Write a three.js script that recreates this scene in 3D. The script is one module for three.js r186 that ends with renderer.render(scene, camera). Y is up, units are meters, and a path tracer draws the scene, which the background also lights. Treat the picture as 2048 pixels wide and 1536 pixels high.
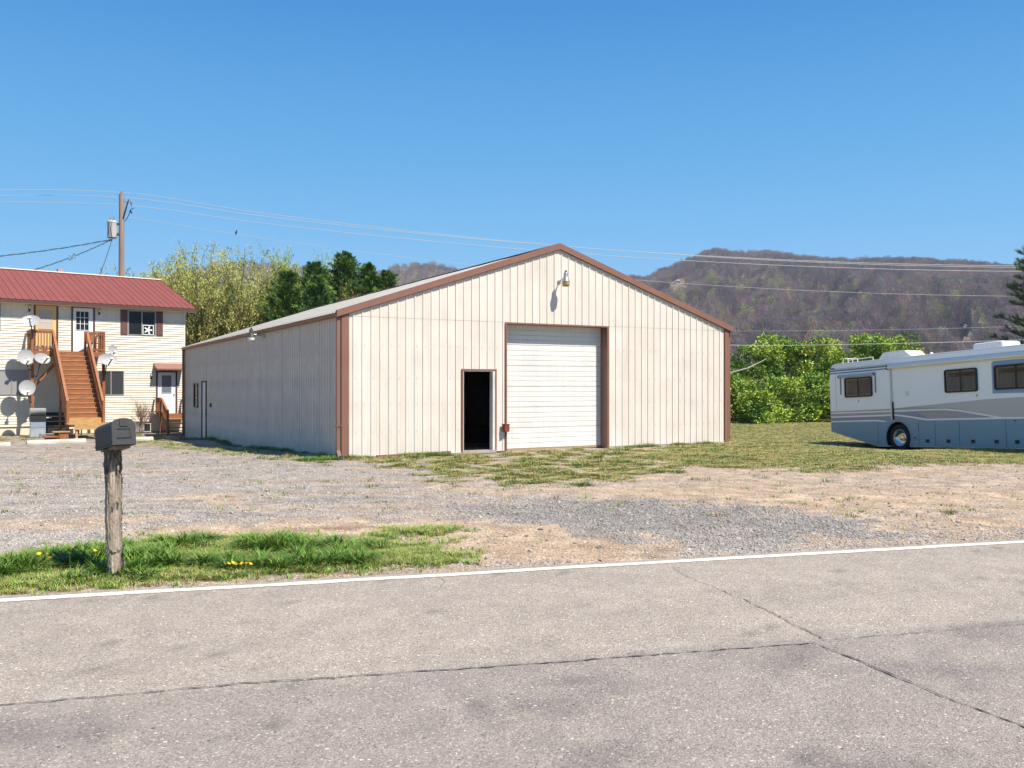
import * as THREE from 'three';
import { mergeGeometries } from 'three/addons/utils/BufferGeometryUtils.js';
import { RoundedBoxGeometry } from 'three/addons/geometries/RoundedBoxGeometry.js';
import { createNoise2D } from 'simplex-noise';

// ---------------------------------------------------------------- camera, sky, sun, exposure
const scene = new THREE.Scene();
const camera = new THREE.PerspectiveCamera(46.79, 4 / 3, 0.1, 6000);
camera.position.set(0, 1.75, 0);
camera.lookAt(0, 1.75 + 0.0022, -1);
const renderer = new THREE.WebGLRenderer({ antialias: true });
renderer.toneMapping = THREE.LinearToneMapping;
renderer.toneMappingExposure = 1.55;
renderer.shadowMap.enabled = true;
{
  // clear spring sky: deep blue overhead, paler towards the horizon all the way round
  const stops = [[0, .36, .66, .90], [4, .24, .565, .88], [9, .165, .475, .84], [14, .105, .395, .765], [23, .046, .265, .645], [40, .045, .19, .52], [90, .035, .13, .38]];
  const w = 64, h = 512, a = new Float32Array(w * h * 4);
  for (let j = 0; j < h; j++) {
    const e = (j + .5) / h * 180 - 90;
    let c = [.36, .315, .26];
    if (e > 0) for (let i = 0; i + 1 < stops.length; i++) if (e >= stops[i][0]) { const t = Math.min(1, (e - stops[i][0]) / (stops[i + 1][0] - stops[i][0])); c = [1, 2, 3].map(k => stops[i][k] * (1 - t) + stops[i + 1][k] * t); }
    for (let i = 0; i < w; i++) { const o = (j * w + i) * 4; a[o] = c[0] / 1.42; a[o + 1] = c[1] / 1.42; a[o + 2] = c[2] / 1.42; a[o + 3] = 1; }
  }
  const sky = new THREE.DataTexture(a, w, h, THREE.RGBAFormat, THREE.FloatType);
  sky.mapping = THREE.EquirectangularReflectionMapping; sky.magFilter = THREE.LinearFilter; sky.needsUpdate = true;
  scene.background = sky; scene.environment = sky;
}
const sun = new THREE.DirectionalLight(new THREE.Color().setRGB(1, .93, .82), 5);
sun.position.set(47.6, 80.9, 34.5); sun.castShadow = true; sun.shadow.mapSize.set(4096, 4096);
Object.assign(sun.shadow.camera, { left: -60, right: 60, top: 60, bottom: -60, near: 1, far: 300 });
scene.add(sun); scene.add(sun.target); sun.target.position.set(0, 0, -25); sun.position.z -= 25;

// ---------------------------------------------------------------- helpers
let seed = 1234567;
const rnd = () => { seed = (seed + 0x6D2B79F5) | 0; let t = Math.imul(seed ^ (seed >>> 15), 1 | seed); t = (t + Math.imul(t ^ (t >>> 7), 61 | t)) ^ t; return ((t ^ (t >>> 14)) >>> 0) / 4294967296; };
const reseed = n => { seed = n | 0; };
const rr = (a, b) => a + (b - a) * rnd();
const noise = createNoise2D(rnd);
const fbm = (x, y, n = 4) => { let s = 0, a = .5, f = 1; for (let i = 0; i < n; i++) { s += a * noise(x * f + i * 17.3, y * f - i * 9.1); a *= .5; f *= 2.07; } return s; };
const clamp = (x, a = 0, b = 1) => Math.min(b, Math.max(a, x));
const sst = (a, b, x) => { const t = clamp((x - a) / (b - a)); return t * t * (3 - 2 * t); };
const mixc = (a, b, t) => [a[0] + (b[0] - a[0]) * t, a[1] + (b[1] - a[1]) * t, a[2] + (b[2] - a[2]) * t];
const V = (x, y, z) => new THREE.Vector3(x, y, z);
const taken = {};
const numbered = n => { taken[n] = (taken[n] ?? -1) + 1; return taken[n] ? n + '_' + String(taken[n]).padStart(3, '0') : n; };
function thing(name, label, category, [x, y, z] = [0, 0, 0], turn = 0, group) {
  const o = new THREE.Group(); o.name = numbered(name); scene.add(o); o.position.set(x, y, z); o.rotation.y = turn;
  o.userData = { label, category }; if (group) o.userData.group = group; return o;
}
function obj(name, geos, m, parent = scene) {
  const g = Array.isArray(geos) ? mergeGeometries(geos.map(q => { const r = q.index ? q.toNonIndexed() : q; for (const k of Object.keys(r.attributes)) if (!['position', 'normal', 'uv'].includes(k)) r.deleteAttribute(k); return r; })) : geos;
  const o = new THREE.Mesh(g, m); o.name = parent === scene ? numbered(name) : name; o.castShadow = o.receiveShadow = true; parent.add(o); return o;
}
function tag(o, label, category, group) { o.userData = { label, category }; if (group) o.userData.group = group; return o; }
// triangle collector; uv in metres from the face's dominant plane
class MB {
  constructor() { this.p = []; this.c = null; }
  tri(a, b, c) { this.p.push(a[0], a[1], a[2], b[0], b[1], b[2], c[0], c[1], c[2]); return this; }
  quad(a, b, c, d) { return this.tri(a, b, c).tri(a, c, d); }
  col(rgb, n) { this.c ??= []; for (let i = 0; i < n; i++) this.c.push(rgb[0], rgb[1], rgb[2]); return this; }
  box(x0, x1, y0, y1, z0, z1) {
    const v = (i) => [i & 1 ? x1 : x0, i & 2 ? y1 : y0, i & 4 ? z1 : z0];
    for (const [a, b, c, d] of [[0, 2, 3, 1], [4, 5, 7, 6], [0, 1, 5, 4], [2, 6, 7, 3], [0, 4, 6, 2], [1, 3, 7, 5]]) this.quad(v(a), v(b), v(c), v(d));
    return this;
  }
  // square-section bar between two points, w across, h tall
  bar(a, b, w, h = w, up = [0, 1, 0]) {
    const A = V(...a), B = V(...b), d = B.clone().sub(A).normalize(); let U = V(...up); if (Math.abs(U.dot(d)) > .98) U = V(0, 0, 1);
    const s = d.clone().cross(U).normalize().multiplyScalar(w / 2), t = s.clone().cross(d).normalize().multiplyScalar(h / 2);
    const q = P => [[-1, -1], [1, -1], [1, 1], [-1, 1]].map(([i, j]) => P.clone().addScaledVector(s, i).addScaledVector(t, j).toArray());
    const a4 = q(A), b4 = q(B);
    for (let i = 0; i < 4; i++) { const k = (i + 1) % 4; this.quad(a4[i], b4[i], b4[k], a4[k]); }
    this.quad(a4[0], a4[1], a4[2], a4[3]); this.quad(b4[3], b4[2], b4[1], b4[0]); return this;
  }
  // tapered round limb along points with radii
  limb(pts, rad, n = 6) {
    let prev = null;
    for (let i = 0; i < pts.length; i++) {
      const d = (i + 1 < pts.length ? pts[i + 1].clone().sub(pts[i]) : pts[i].clone().sub(pts[i - 1])).normalize();
      const s = d.clone().cross(Math.abs(d.y) > .9 ? V(1, 0, 0) : V(0, 1, 0)).normalize(), t = d.clone().cross(s);
      const ring = []; for (let k = 0; k < n; k++) { const a = k / n * 6.2832; ring.push(pts[i].clone().addScaledVector(s, Math.cos(a) * rad[i]).addScaledVector(t, Math.sin(a) * rad[i]).toArray()); }
      if (prev) for (let k = 0; k < n; k++) { const m = (k + 1) % n; this.quad(prev[k], prev[m], ring[m], ring[k]); }
      prev = ring;
    }
    return this;
  }
  geo() {
    const g = new THREE.BufferGeometry(), p = new Float32Array(this.p); g.setAttribute('position', new THREE.BufferAttribute(p, 3)); g.computeVertexNormals();
    const n = g.attributes.normal.array, uv = new Float32Array(p.length / 3 * 2);
    for (let i = 0; i < p.length / 3; i++) {
      const ax = Math.abs(n[i * 3]), ay = Math.abs(n[i * 3 + 1]), az = Math.abs(n[i * 3 + 2]);
      const [a, b] = ay >= ax && ay >= az ? [0, 2] : ax > az ? [2, 1] : [0, 1]; uv[i * 2] = p[i * 3 + a]; uv[i * 2 + 1] = p[i * 3 + b];
    }
    g.setAttribute('uv', new THREE.BufferAttribute(uv, 2));
    if (this.c) g.setAttribute('color', new THREE.BufferAttribute(new Float32Array(this.c), 3));
    return g;
  }
  build(name, m, parent = scene) { return obj(name, this.geo(), m, parent); }
}
const box = (x0, x1, y0, y1, z0, z1) => new MB().box(x0, x1, y0, y1, z0, z1).geo();
const tubeGeo = (pts, r, n = 8, seg) => new THREE.TubeGeometry(new THREE.CatmullRomCurve3(pts.map(p => V(...p))), seg ?? pts.length * 4, r, n);
const cyl = (r0, r1, h, n, m4) => { const g = new THREE.CylinderGeometry(r0, r1, h, n); if (m4) g.applyMatrix4(m4); return g; };
const T = (x, y, z, rx = 0, ry = 0, rz = 0) => new THREE.Matrix4().compose(V(x, y, z), new THREE.Quaternion().setFromEuler(new THREE.Euler(rx, ry, rz)), V(1, 1, 1));
const lin = (r, g, b) => new THREE.Color().setRGB(r, g, b);
const mat = (c, rough = .8, more = {}) => new THREE.MeshStandardMaterial({ color: lin(...c), roughness: rough, side: THREE.DoubleSide, ...more });
// grey-scale or tinted data texture; f(u, v, i, j) -> [r, g, b] in 0..1 (sRGB when srgb)
function tex(n, f, { srgb = true, rep = 1, rep2 } = {}) {
  const d = new Uint8Array(n * n * 4);
  for (let j = 0; j < n; j++) for (let i = 0; i < n; i++) { const c = f(i / n, j / n, i, j), o = (j * n + i) * 4; for (let k = 0; k < 3; k++) d[o + k] = clamp(c[k]) * 255; d[o + 3] = 255; }
  const t = new THREE.DataTexture(d, n, n); t.wrapS = t.wrapT = THREE.RepeatWrapping; t.magFilter = THREE.LinearFilter; t.minFilter = THREE.LinearMipmapLinearFilter; t.generateMipmaps = true;
  t.colorSpace = srgb ? THREE.SRGBColorSpace : THREE.NoColorSpace; t.repeat.set(1 / rep, 1 / (rep2 ?? rep)); t.needsUpdate = true; return t;
}
// seamless noise on a torus-like lookup: blends two offset copies
const tile = (f) => (u, v) => { const w = 1; const a = sst(.0, 1, Math.abs(2 * u - 1)), b = sst(0, 1, Math.abs(2 * v - 1)); return (f(u, v) * (1 - a) + f((u + .5) % 1 + 7 * w, v) * a) * (1 - b) + (f(u, (v + .5) % 1 + 7 * w) * (1 - a) + f((u + .5) % 1 + 7 * w, (v + .5) % 1 + 7 * w) * a) * b; };

// ---------------------------------------------------------------- shared textures
// worn aggregate: small stones of mixed tone in a binder (used by asphalt and, coarser, by the ground)
function aggregate(n, cells, spread, lowAmp) {
  const g = new Float32Array(n * n).fill(-1), hgt = new Float32Array(n * n);
  const low = tile((u, v) => fbm(u * 5 + 3, v * 5 + 1, 4));
  for (let j = 0; j < n; j++) for (let i = 0; i < n; i++) { g[j * n + i] = .5 + low(i / n, j / n) * lowAmp + (rnd() - .5) * .10; hgt[j * n + i] = .3 + (rnd() - .5) * .15; }
  for (let k = 0; k < cells; k++) {
    const cx = rnd() * n, cy = rnd() * n, r = rr(1.1, 4.2) * (rnd() < .1 ? 1.5 : 1), e = rr(.6, 1), th = rnd() * 3.14, tone = .5 + (rnd() - .48) * spread + (rnd() < .06 ? .28 : 0) - (rnd() < .06 ? .2 : 0), c = Math.cos(th), s = Math.sin(th);
    for (let y = -Math.ceil(r); y <= r; y++) for (let x = -Math.ceil(r); x <= r; x++) {
      const a = (x * c + y * s) / r, b = (-x * s + y * c) / (r * e), q = a * a + b * b; if (q > 1) continue;
      const o = ((Math.floor(cy + y) + n) % n) * n + (Math.floor(cx + x) + n) % n; g[o] = tone + (rnd() - .5) * .06; hgt[o] = .5 + .5 * Math.sqrt(1 - q);
    }
  }
  return [g, hgt];
}
const N1 = 1024;
const [agA, agH] = aggregate(N1, 36000, .34, .12);
const asphaltMap = tex(N1, (u, v, i, j) => { const g = agA[j * N1 + i]; return [.62 + (g - .5) * .66, .605 + (g - .5) * .66, .59 + (g - .5) * .64]; }, { rep: 1.9 });
const asphaltBump = tex(N1, (u, v, i, j) => { const g = agH[j * N1 + i]; return [g, g, g]; }, { srgb: false, rep: 1.9 });
const [soA, soH] = aggregate(N1, 21000, .5, .3);
const soilMap = tex(N1, (u, v, i, j) => { const g = soA[j * N1 + i]; return [.72 + (g - .5) * .8, .71 + (g - .5) * .8, .70 + (g - .5) * .8]; }, { rep: 3.1 });
const soilBump = tex(N1, (u, v, i, j) => { const g = soH[j * N1 + i]; return [g, g, g]; }, { srgb: false, rep: 3.1 });
// streaked paint: faint vertical water marks and blotches
const strk = tile((u, v) => .5 + .5 * fbm(u * 26, v * 1.6, 4)), blot = tile((u, v) => .5 + .5 * fbm(u * 4 + 9, v * 4, 5));
const paintMap = tex(512, (u, v) => { const a = .93 + (strk(u, v) - .5) * .09 + (blot(u, v) - .5) * .10; return [a, a * .992, a * .98]; }, { rep: 5.3 });
const dustyMap = tex(512, (u, v) => { const s = strk(u, v), b = blot(u, v), a = .90 + (s - .5) * .16 + (b - .5) * .2 - (rnd() < .003 ? .2 : 0); return [a, a * .985, a * .965]; }, { rep: 4.1 });
// wood grain, long along v
const grain = tile((u, v) => fbm(u * 60, v * 2.2, 4)), grain2 = tile((u, v) => fbm(u * 9 + 4, v * 1.3, 3));
const woodMap = tex(512, (u, v) => { const a = .84 + grain(u, v) * .22 + grain2(u, v) * .16; return [a, a * .975, a * .95]; }, { rep: .9 });
const woodMapH = tex(512, (u, v) => { const a = .84 + grain(v, u) * .22 + grain2(v, u) * .16; return [a, a * .975, a * .95]; }, { rep: .9 });
// ---------------------------------------------------------------- terrain: X to the right, D away from the road (world z = -D)
const CTRL = [[-4, 21.3, 0], [6.6, 27.2, 0], [1.3, 24.2, 0], [-10, 32, -.35], [-15.2, 41, -.68], [-20, 42, -.52], [-27, 36, -.5], [-19, 34, -.5], [-12, 25, -.16], [-16, 20, -.1], [-8, 14, 0], [0, 14, 0], [10, 14, .02], [20, 18, .05], [14.9, 25.9, -.14], [13.25, 30.3, -.49], [11, 36, -.52], [10, 45, -.45], [15, 57, -.4], [20, 25, -.05], [25, 40, -.4], [0, 35, -.1], [-5, 60, -.6], [-30, 60, -.6], [40, 60, -.4], [8, 22, -.02], [-14, 10, 0], [14, 10, 0], [-24, 12, 0]];
const roadS = (X, D) => -.265 * X + .964 * D;
function groundY(X, D) {
  let w = 0, h = 0;
  for (const [x, d, y] of CTRL) { const q = 1 / (((X - x) ** 2 + (D - d) ** 2) ** 1.5 + .4); w += q; h += q * y; }
  h /= w;
  const far = sst(70, 130, Math.hypot(X, D)); h = h * (1 - far) - .5 * far;
  const s = roadS(X, D), k = sst(8.3, 14, s);
  return h * k + (-.02) * (1 - k) - (s < 8.2 ? .1 * (1 - sst(7.6, 8.2, s)) : 0) + k * .02 * noise(X * .35, D * .35) + .008 * noise(X * 1.7, D * 1.7) * sst(8.5, 9.2, s);
}
const inPoly = (P, x, y) => { let c = false; for (let i = 0, j = P.length - 1; i < P.length; j = i++) if ((P[i][1] > y) !== (P[j][1] > y) && x < (P[j][0] - P[i][0]) * (y - P[i][1]) / (P[j][1] - P[i][1]) + P[i][0]) c = !c; return c; };
const polyDist = (P, x, y) => { let m = 1e9; for (let i = 0, j = P.length - 1; i < P.length; j = i++) { const dx = P[i][0] - P[j][0], dy = P[i][1] - P[j][1], t = clamp(((x - P[j][0]) * dx + (y - P[j][1]) * dy) / (dx * dx + dy * dy)); m = Math.min(m, Math.hypot(x - P[j][0] - dx * t, y - P[j][1] - dy * t)); } return inPoly(P, x, y) ? m : -m; };
// outlines seen on the ground, in metres
const VERGE = [[-16, 4.6], [-4.34, 7.62], [-3.49, 7.86], [-2.43, 8.26], [-1.19, 8.66], [-.62, 8.93], [-.7, 9.4], [-.97, 9.85], [-1.84, 10.02], [-2.71, 10.3], [-3.35, 10.3], [-4.01, 10.2], [-4.4, 9.75], [-4.9, 9.4], [-5.4, 8.9], [-8, 8.1], [-16, 6.2]];
const TUFT = [[-1.75, 10.55], [-1.25, 10.35], [-.7, 10.7], [-.75, 11.0], [-1.2, 11.0], [-1.6, 10.8]];
const DARKG = [[-.9, 12.6], [.97, 13.7], [2.45, 13.4], [3.64, 12.1], [4.3, 10.9], [2.42, 10.1], [1.07, 10.75], [.1, 11.5]];
const GR1 = [[-4.9, 21.2], [-2.3, 19.2], [-.6, 16.4], [.7, 15.7], [2.8, 17.6], [3.9, 20], [6.5, 20.4], [7.5, 26], [6.2, 26.6], [-4, 21.1]];
const FIELD = [[2.6, 21.6], [5.4, 18.9], [8, 19.3], [11.6, 20.4], [14, 22.5], [22, 26.5], [60, 30], [120, 70], [20, 140], [-2, 90], [4, 40], [6.6, 28], [4, 24]];
const LOTG = [[-12.3, 33], [-7.6, 27], [-4.9, 21.6], [-5.2, 20.6], [-9, 25.5], [-14, 32.5], [-15, 36], [-17.5, 41], [-16.8, 43.5], [-15, 41]];
const HGRASS = [[-25, 33], [-15.5, 40.2], [-17.4, 43.3], [-27, 36]];
const DIRT1 = [[-4.6, 10.6], [-4.2, 11.2], [-2.7, 11.6], [-.8, 11.8], [.4, 11.2], [1.4, 10.2], [1.7, 8.95], [.2, 8.55], [-.7, 8.8], [-1, 10], [-2.7, 10.3], [-4, 10.2]];
const DIRT2 = [[-9.5, 10.3], [-5.6, 11.0], [-4.5, 11.8], [-4.9, 12.1], [-6.2, 11.6], [-9.5, 10.9]], DIRT3 = [[-5.7, 13.8], [-4.6, 14.6], [-3.9, 13.6], [-3.6, 13.0], [-4.8, 13.1]], DIRT4 = [[-2.2, 16.4], [-.3, 15.4], [1.5, 15.3], [4, 14.6], [9, 14.6], [9, 13.2], [4, 13.1], [2.4, 13.7], [.9, 14], [-1, 14.7]];
const mEdge = (P, X, D, soft, jag, f = .9) => sst(-soft, soft, polyDist(P, X, D) + jag * fbm(X * f + 5, D * f, 4));
const COL = { gravel: [.42, .37, .325], gravelDk: [.22, .205, .195], dirt: [.53, .39, .265], dirtPale: [.60, .46, .325], dirtBrown: [.22, .135, .085], pink: [.52, .405, .305], grass: [.17, .215, .055], grassDry: [.36, .315, .125], grassDeep: [.07, .135, .02], far: [.14, .17, .06], soilDark: [.16, .12, .085] };
function masks(X, D) {
  const v = mEdge(VERGE, X, D, .12, .22, 1.6), t = mEdge(TUFT, X, D, .12, .3, 2), dg = mEdge(DARKG, X, D, .8, 1.2, .9);
  const n1 = fbm(X * .22, D * .30, 4), n2 = fbm(X * .9 + 40, D * .9, 4);
  const g1 = mEdge(GR1, X, D, .5, 1.6, .55) * sst(-.28, .12, n2 + .25 * n1), fl = mEdge(FIELD, X, D, .8, 1.6, .35), lot = mEdge(LOTG, X, D, .3, .9, .7) * sst(-.2, .2, n2), hg = mEdge(HGRASS, X, D, .3, .8, .6) * sst(-.1, .25, n2);
  const dirt = Math.max(mEdge(DIRT1, X, D, .25, .5, 1.1), .85 * mEdge(DIRT2, X, D, .2, .35, 1.2), .8 * mEdge(DIRT3, X, D, .3, .5, 1.2), .8 * mEdge(DIRT4, X, D, .3, .6, .8));
  return { v, t, dg, g1, fl, lot, hg, n1, n2, dirt };
}
function groundCol(X, D) {
  const m = masks(X, D), s = roadS(X, D);
  if (D > 75 || Math.abs(X) > 70) return COL.far;
  if (X < -27 && D > 22) return mixc(COL.grassDry, COL.grass, sst(-.3, .3, m.n1));
  // grey gravel to the left, pinkish packed dirt to the right
  let c = mixc(COL.gravel, COL.pink, sst(-3, 3.2, X - .15 * (D - 12) + 2.2 * m.n1));
  c = mixc(c, COL.dirt, .85 * sst(.0, .26, fbm(X * .13 + 8, D * .5 + 3, 4)) * (.5 + .5 * sst(-6, 0, X)));
  // wheel-worn pale dirt behind the verge and along the shoulder
  const trk = fbm(X * .16 + 2, D * 1.1 + 7, 4); c = mixc(c, c.map(q => q * .72), .8 * sst(.08, .34, trk) * sst(2, -3, X));
  c = mixc(c, mixc(COL.dirtPale, COL.dirt, sst(-.2, .3, m.n2)), m.dirt);
  const shoulder = (1 - sst(8.5, 9.6, s + .5 * m.n2)) * sst(-.8, .2, m.n2 + 1);
  c = mixc(c, mixc(COL.dirt, COL.pink, sst(-.2, .3, m.n2)), .8 * shoulder);
  c = mixc(c, COL.dirt, .8 * Math.exp(-((X - .4) ** 2 / 3 + (D - 9.9) ** 2 / .5)));
  c = mixc(c, COL.dirtBrown, .65 * Math.exp(-(((X + 2.1) / .55) ** 2 + ((D - 11.0) / .16) ** 2)) * sst(-.3, .2, m.n2));
  c = mixc(c, COL.gravelDk, .85 * m.dg * sst(-.35, .1, m.n2 + .2));
  c = mixc(c, mixc(COL.grass, COL.grassDry, sst(-.25, .3, m.n2 + .25)), .8 * m.g1);
  c = mixc(c, mixc(COL.grassDry, COL.grass, sst(.0, .5, m.n1 - .6 * m.n2)), m.fl);
  c = mixc(c, mixc(COL.grassDry, COL.grass, sst(-.2, .3, m.n1)), .65 * m.lot);
  c = mixc(c, mixc(COL.dirt, COL.grass, sst(-.05, .35, m.n2)), .75 * m.hg);
  c = mixc(c, COL.soilDark, .85 * m.v); c = mixc(c, COL.grass, .7 * m.t);
  return c;
}
function axis(lo, hi, a, b, step, grow) { // fine lines between a and b, growing steps outwards
  const r = []; for (let x = a; x <= b + 1e-9; x += step) r.push(x);
  for (let x = b, s = step; x < hi;) { s *= grow; x += s; r.push(x); } for (let x = a, s = step; x > lo;) { s *= grow; x -= s; r.unshift(x); } return r;
}
{
  const xs = axis(-3500, 3500, -20, 20, .085, 1.09), ds = []; for (let d = 4.5, q; d < 4000;) { ds.push(d); q = d < 14 ? .075 : d < 60 ? .0055 * d : .09 * d; d += q; } ds.unshift(-60, -20, 0);
  const nx = xs.length, nd = ds.length, p = new Float32Array(nx * nd * 3), c = new Float32Array(nx * nd * 3), uv = new Float32Array(nx * nd * 2), ix = [];
  for (let j = 0; j < nd; j++) for (let i = 0; i < nx; i++) {
    const o = j * nx + i, X = xs[i], D = ds[j]; p[o * 3] = X; p[o * 3 + 1] = groundY(X, D); p[o * 3 + 2] = -D; uv[o * 2] = X; uv[o * 2 + 1] = D;
    const k = groundCol(X, D), f = 1.28 * (1 + .10 * noise(X * 5.1, D * 5.1) + .12 * noise(X * 1.3, D * 1.3)); for (let q = 0; q < 3; q++) c[o * 3 + q] = k[q] * 1.35 * f;
    if (i + 1 < nx && j + 1 < nd) ix.push(o, o + 1, o + nx + 1, o, o + nx + 1, o + nx);
  }
  const g = new THREE.BufferGeometry(); g.setAttribute('position', new THREE.BufferAttribute(p, 3)); g.setAttribute('color', new THREE.BufferAttribute(c, 3)); g.setAttribute('uv', new THREE.BufferAttribute(uv, 2)); g.setIndex(ix); g.computeVertexNormals();
  const o = obj('ground', g, new THREE.MeshStandardMaterial({ vertexColors: true, map: soilMap, bumpMap: soilBump, bumpScale: .02, roughness: .98, side: THREE.DoubleSide }));
  o.userData = { kind: 'structure', label: 'gravel and dirt lot with patchy grass in front of the barn' };
}
// ---------------------------------------------------------------- road, edge line, cracks
const roadP = (a, s) => [.964 * a - .265 * s, .265 * a + .964 * s]; // along, across -> X, D
let road;
{
  const as = axis(-400, 400, -14, 14, .12, 1.12), ss = []; for (let s = -3.4; s < 8.2; s += .12) ss.push(s); ss.push(8.26);
  const p = [], c = [], uv = [], ix = [], n = ss.length;
  as.forEach((a, i) => ss.forEach((s, j) => {
    let q = s; if (j === n - 1) q += .05 * fbm(a * 2.1, 3, 4);
    const [X, D] = roadP(a, q); p.push(X, .004 * noise(a * .4, q * .6), -D); uv.push(a, q);
    const nearLane = 1 - sst(5.36, 5.46, q + .02 * noise(a * 3, 1));
    let k = mixc([.53, .475, .415], [.455, .412, .37], nearLane);
    const wear = 1 + .10 * fbm(a * .5, q * 1.3, 4) + .10 * fbm(a * 2.3 + 9, q * 2.3, 3);
    const stain = clamp(sst(.12, .45, fbm(a * .55 + 31, q * .9 + 4, 4)) * nearLane); k = mixc(k, [.25, .235, .225], .5 * stain);
    const spot = sst(.60, .72, noise(a * 2.7 + 70, q * 5.1)) * sst(.1, .5, noise(a * .6, q * .8 + 30)); k = mixc(k, [.2, .185, .175], .55 * spot); const pol = Math.exp(-(((q - 7.15) / .28) ** 2)) + Math.exp(-(((q - 5.85) / .28) ** 2)); k = mixc(k, k.map(z => z * 1.07), pol * (.6 + .6 * noise(a * .7, 2)));
    c.push(k[0] * wear * 1.75, k[1] * wear * 1.75, k[2] * wear * 1.75);
    if (i + 1 < as.length && j + 1 < n) { const o = i * n + j; ix.push(o, o + n, o + n + 1, o, o + n + 1, o + 1); }
  }));
  const g = new THREE.BufferGeometry(); g.setAttribute('position', new THREE.Float32BufferAttribute(p, 3)); g.setAttribute('color', new THREE.Float32BufferAttribute(c, 3)); g.setAttribute('uv', new THREE.Float32BufferAttribute(uv, 2)); g.setIndex(ix); g.computeVertexNormals();
  road = obj('road', g, new THREE.MeshStandardMaterial({ vertexColors: true, map: asphaltMap, bumpMap: asphaltBump, bumpScale: .004, roughness: .93, side: THREE.DoubleSide }));
  road.userData = { kind: 'structure', label: 'worn grey asphalt road crossing the foreground' };
  const worn = tex(512, (u, v) => { const w = sst(-.35, .25, fbm(u * 30, v * 30, 4) + .25 + .3 * fbm(u * 3, v * 3, 3)); return mixc([.86, .85, .81], [.97, .965, .94], w); }, { rep: 3 });
  const L = new MB(); let pr = null;
  for (let a = -90; a <= 90; a += .08) {
    const e = b => .008 * noise(a * 7, b) + .006 * noise(a * 23, b), A = roadP(a, 8.03 + e(1)), B = roadP(a, 8.15 + e(5)), y = s => .0045 + .004 * noise(a * .4, s * .6), q = [[A[0], y(8.03), -A[1]], [B[0], y(8.15), -B[1]]];
    if (pr) L.quad(pr[0], q[0], q[1], pr[1]); pr = q;
  }
  const el = L.build('edge_line', mat([.80, .755, .65], .75, { map: worn }), road); el.userData = { label: 'white painted line along the far edge of the road' };
  const crackMat = mat([.075, .065, .058], 1);
  const crack = (pts, w0, w1, jag) => {
    const m = new MB(); let prev = null, len = 0; const dense = [];
    for (let i = 0; i + 1 < pts.length; i++) { const n = Math.ceil(Math.hypot(pts[i + 1][0] - pts[i][0], pts[i + 1][1] - pts[i][1]) / .03); for (let k = 0; k < n; k++) dense.push([pts[i][0] + (pts[i + 1][0] - pts[i][0]) * k / n, pts[i][1] + (pts[i + 1][1] - pts[i][1]) * k / n]); }
    dense.forEach((q, i) => {
      const r = dense[Math.min(i + 1, dense.length - 1)], b = dense[Math.max(i - 1, 0)], dx = r[0] - b[0], dy = r[1] - b[1], l = Math.hypot(dx, dy) || 1, nx = -dy / l, ny = dx / l;
      const off = jag * (noise(i * .11, pts[0][0]) + .5 * noise(i * .43, 7)), w = (w0 + (w1 - w0) * i / dense.length) * clamp(.55 + .75 * noise(i * .31, 40 + pts[0][1]) + .3 * rnd(), .12, 1.4);
      const A = [q[0] + nx * (off + w / 2), .0075, -(q[1] + ny * (off + w / 2))], B = [q[0] + nx * (off - w / 2), .0075, -(q[1] + ny * (off - w / 2))];
      if (prev) m.quad(prev[0], A, B, prev[1]); prev = [A, B];
    });
    return m.build('crack', crackMat, road);
  };
  crack([[-9, 3.2], [-2.8, 4.85], [-1.55, 5.22], [-.07, 5.53], [1.2, 5.83], [2.05, 6.03]], .009, .014, .010);
  crack([[2.13, 6.09], [3.0, 6.32], [3.77, 6.52], [8, 7.6]], .007, .004, .010);
  crack([[1.53, 8.55], [1.62, 8.1], [1.78, 7.61], [1.92, 7.17], [2.03, 6.71], [2.14, 6.1]], .005, .011, .018);
  crack([[2.03, 6.03], [2.12, 5.85], [2.26, 5.5], [2.44, 4.95], [2.64, 4.5], [3.0, 3.7]], .016, .010, .010);
  crack([[-.71, 8.2], [-.6, 7.95], [-.63, 7.6]], .006, .004, .015);
}
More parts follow.
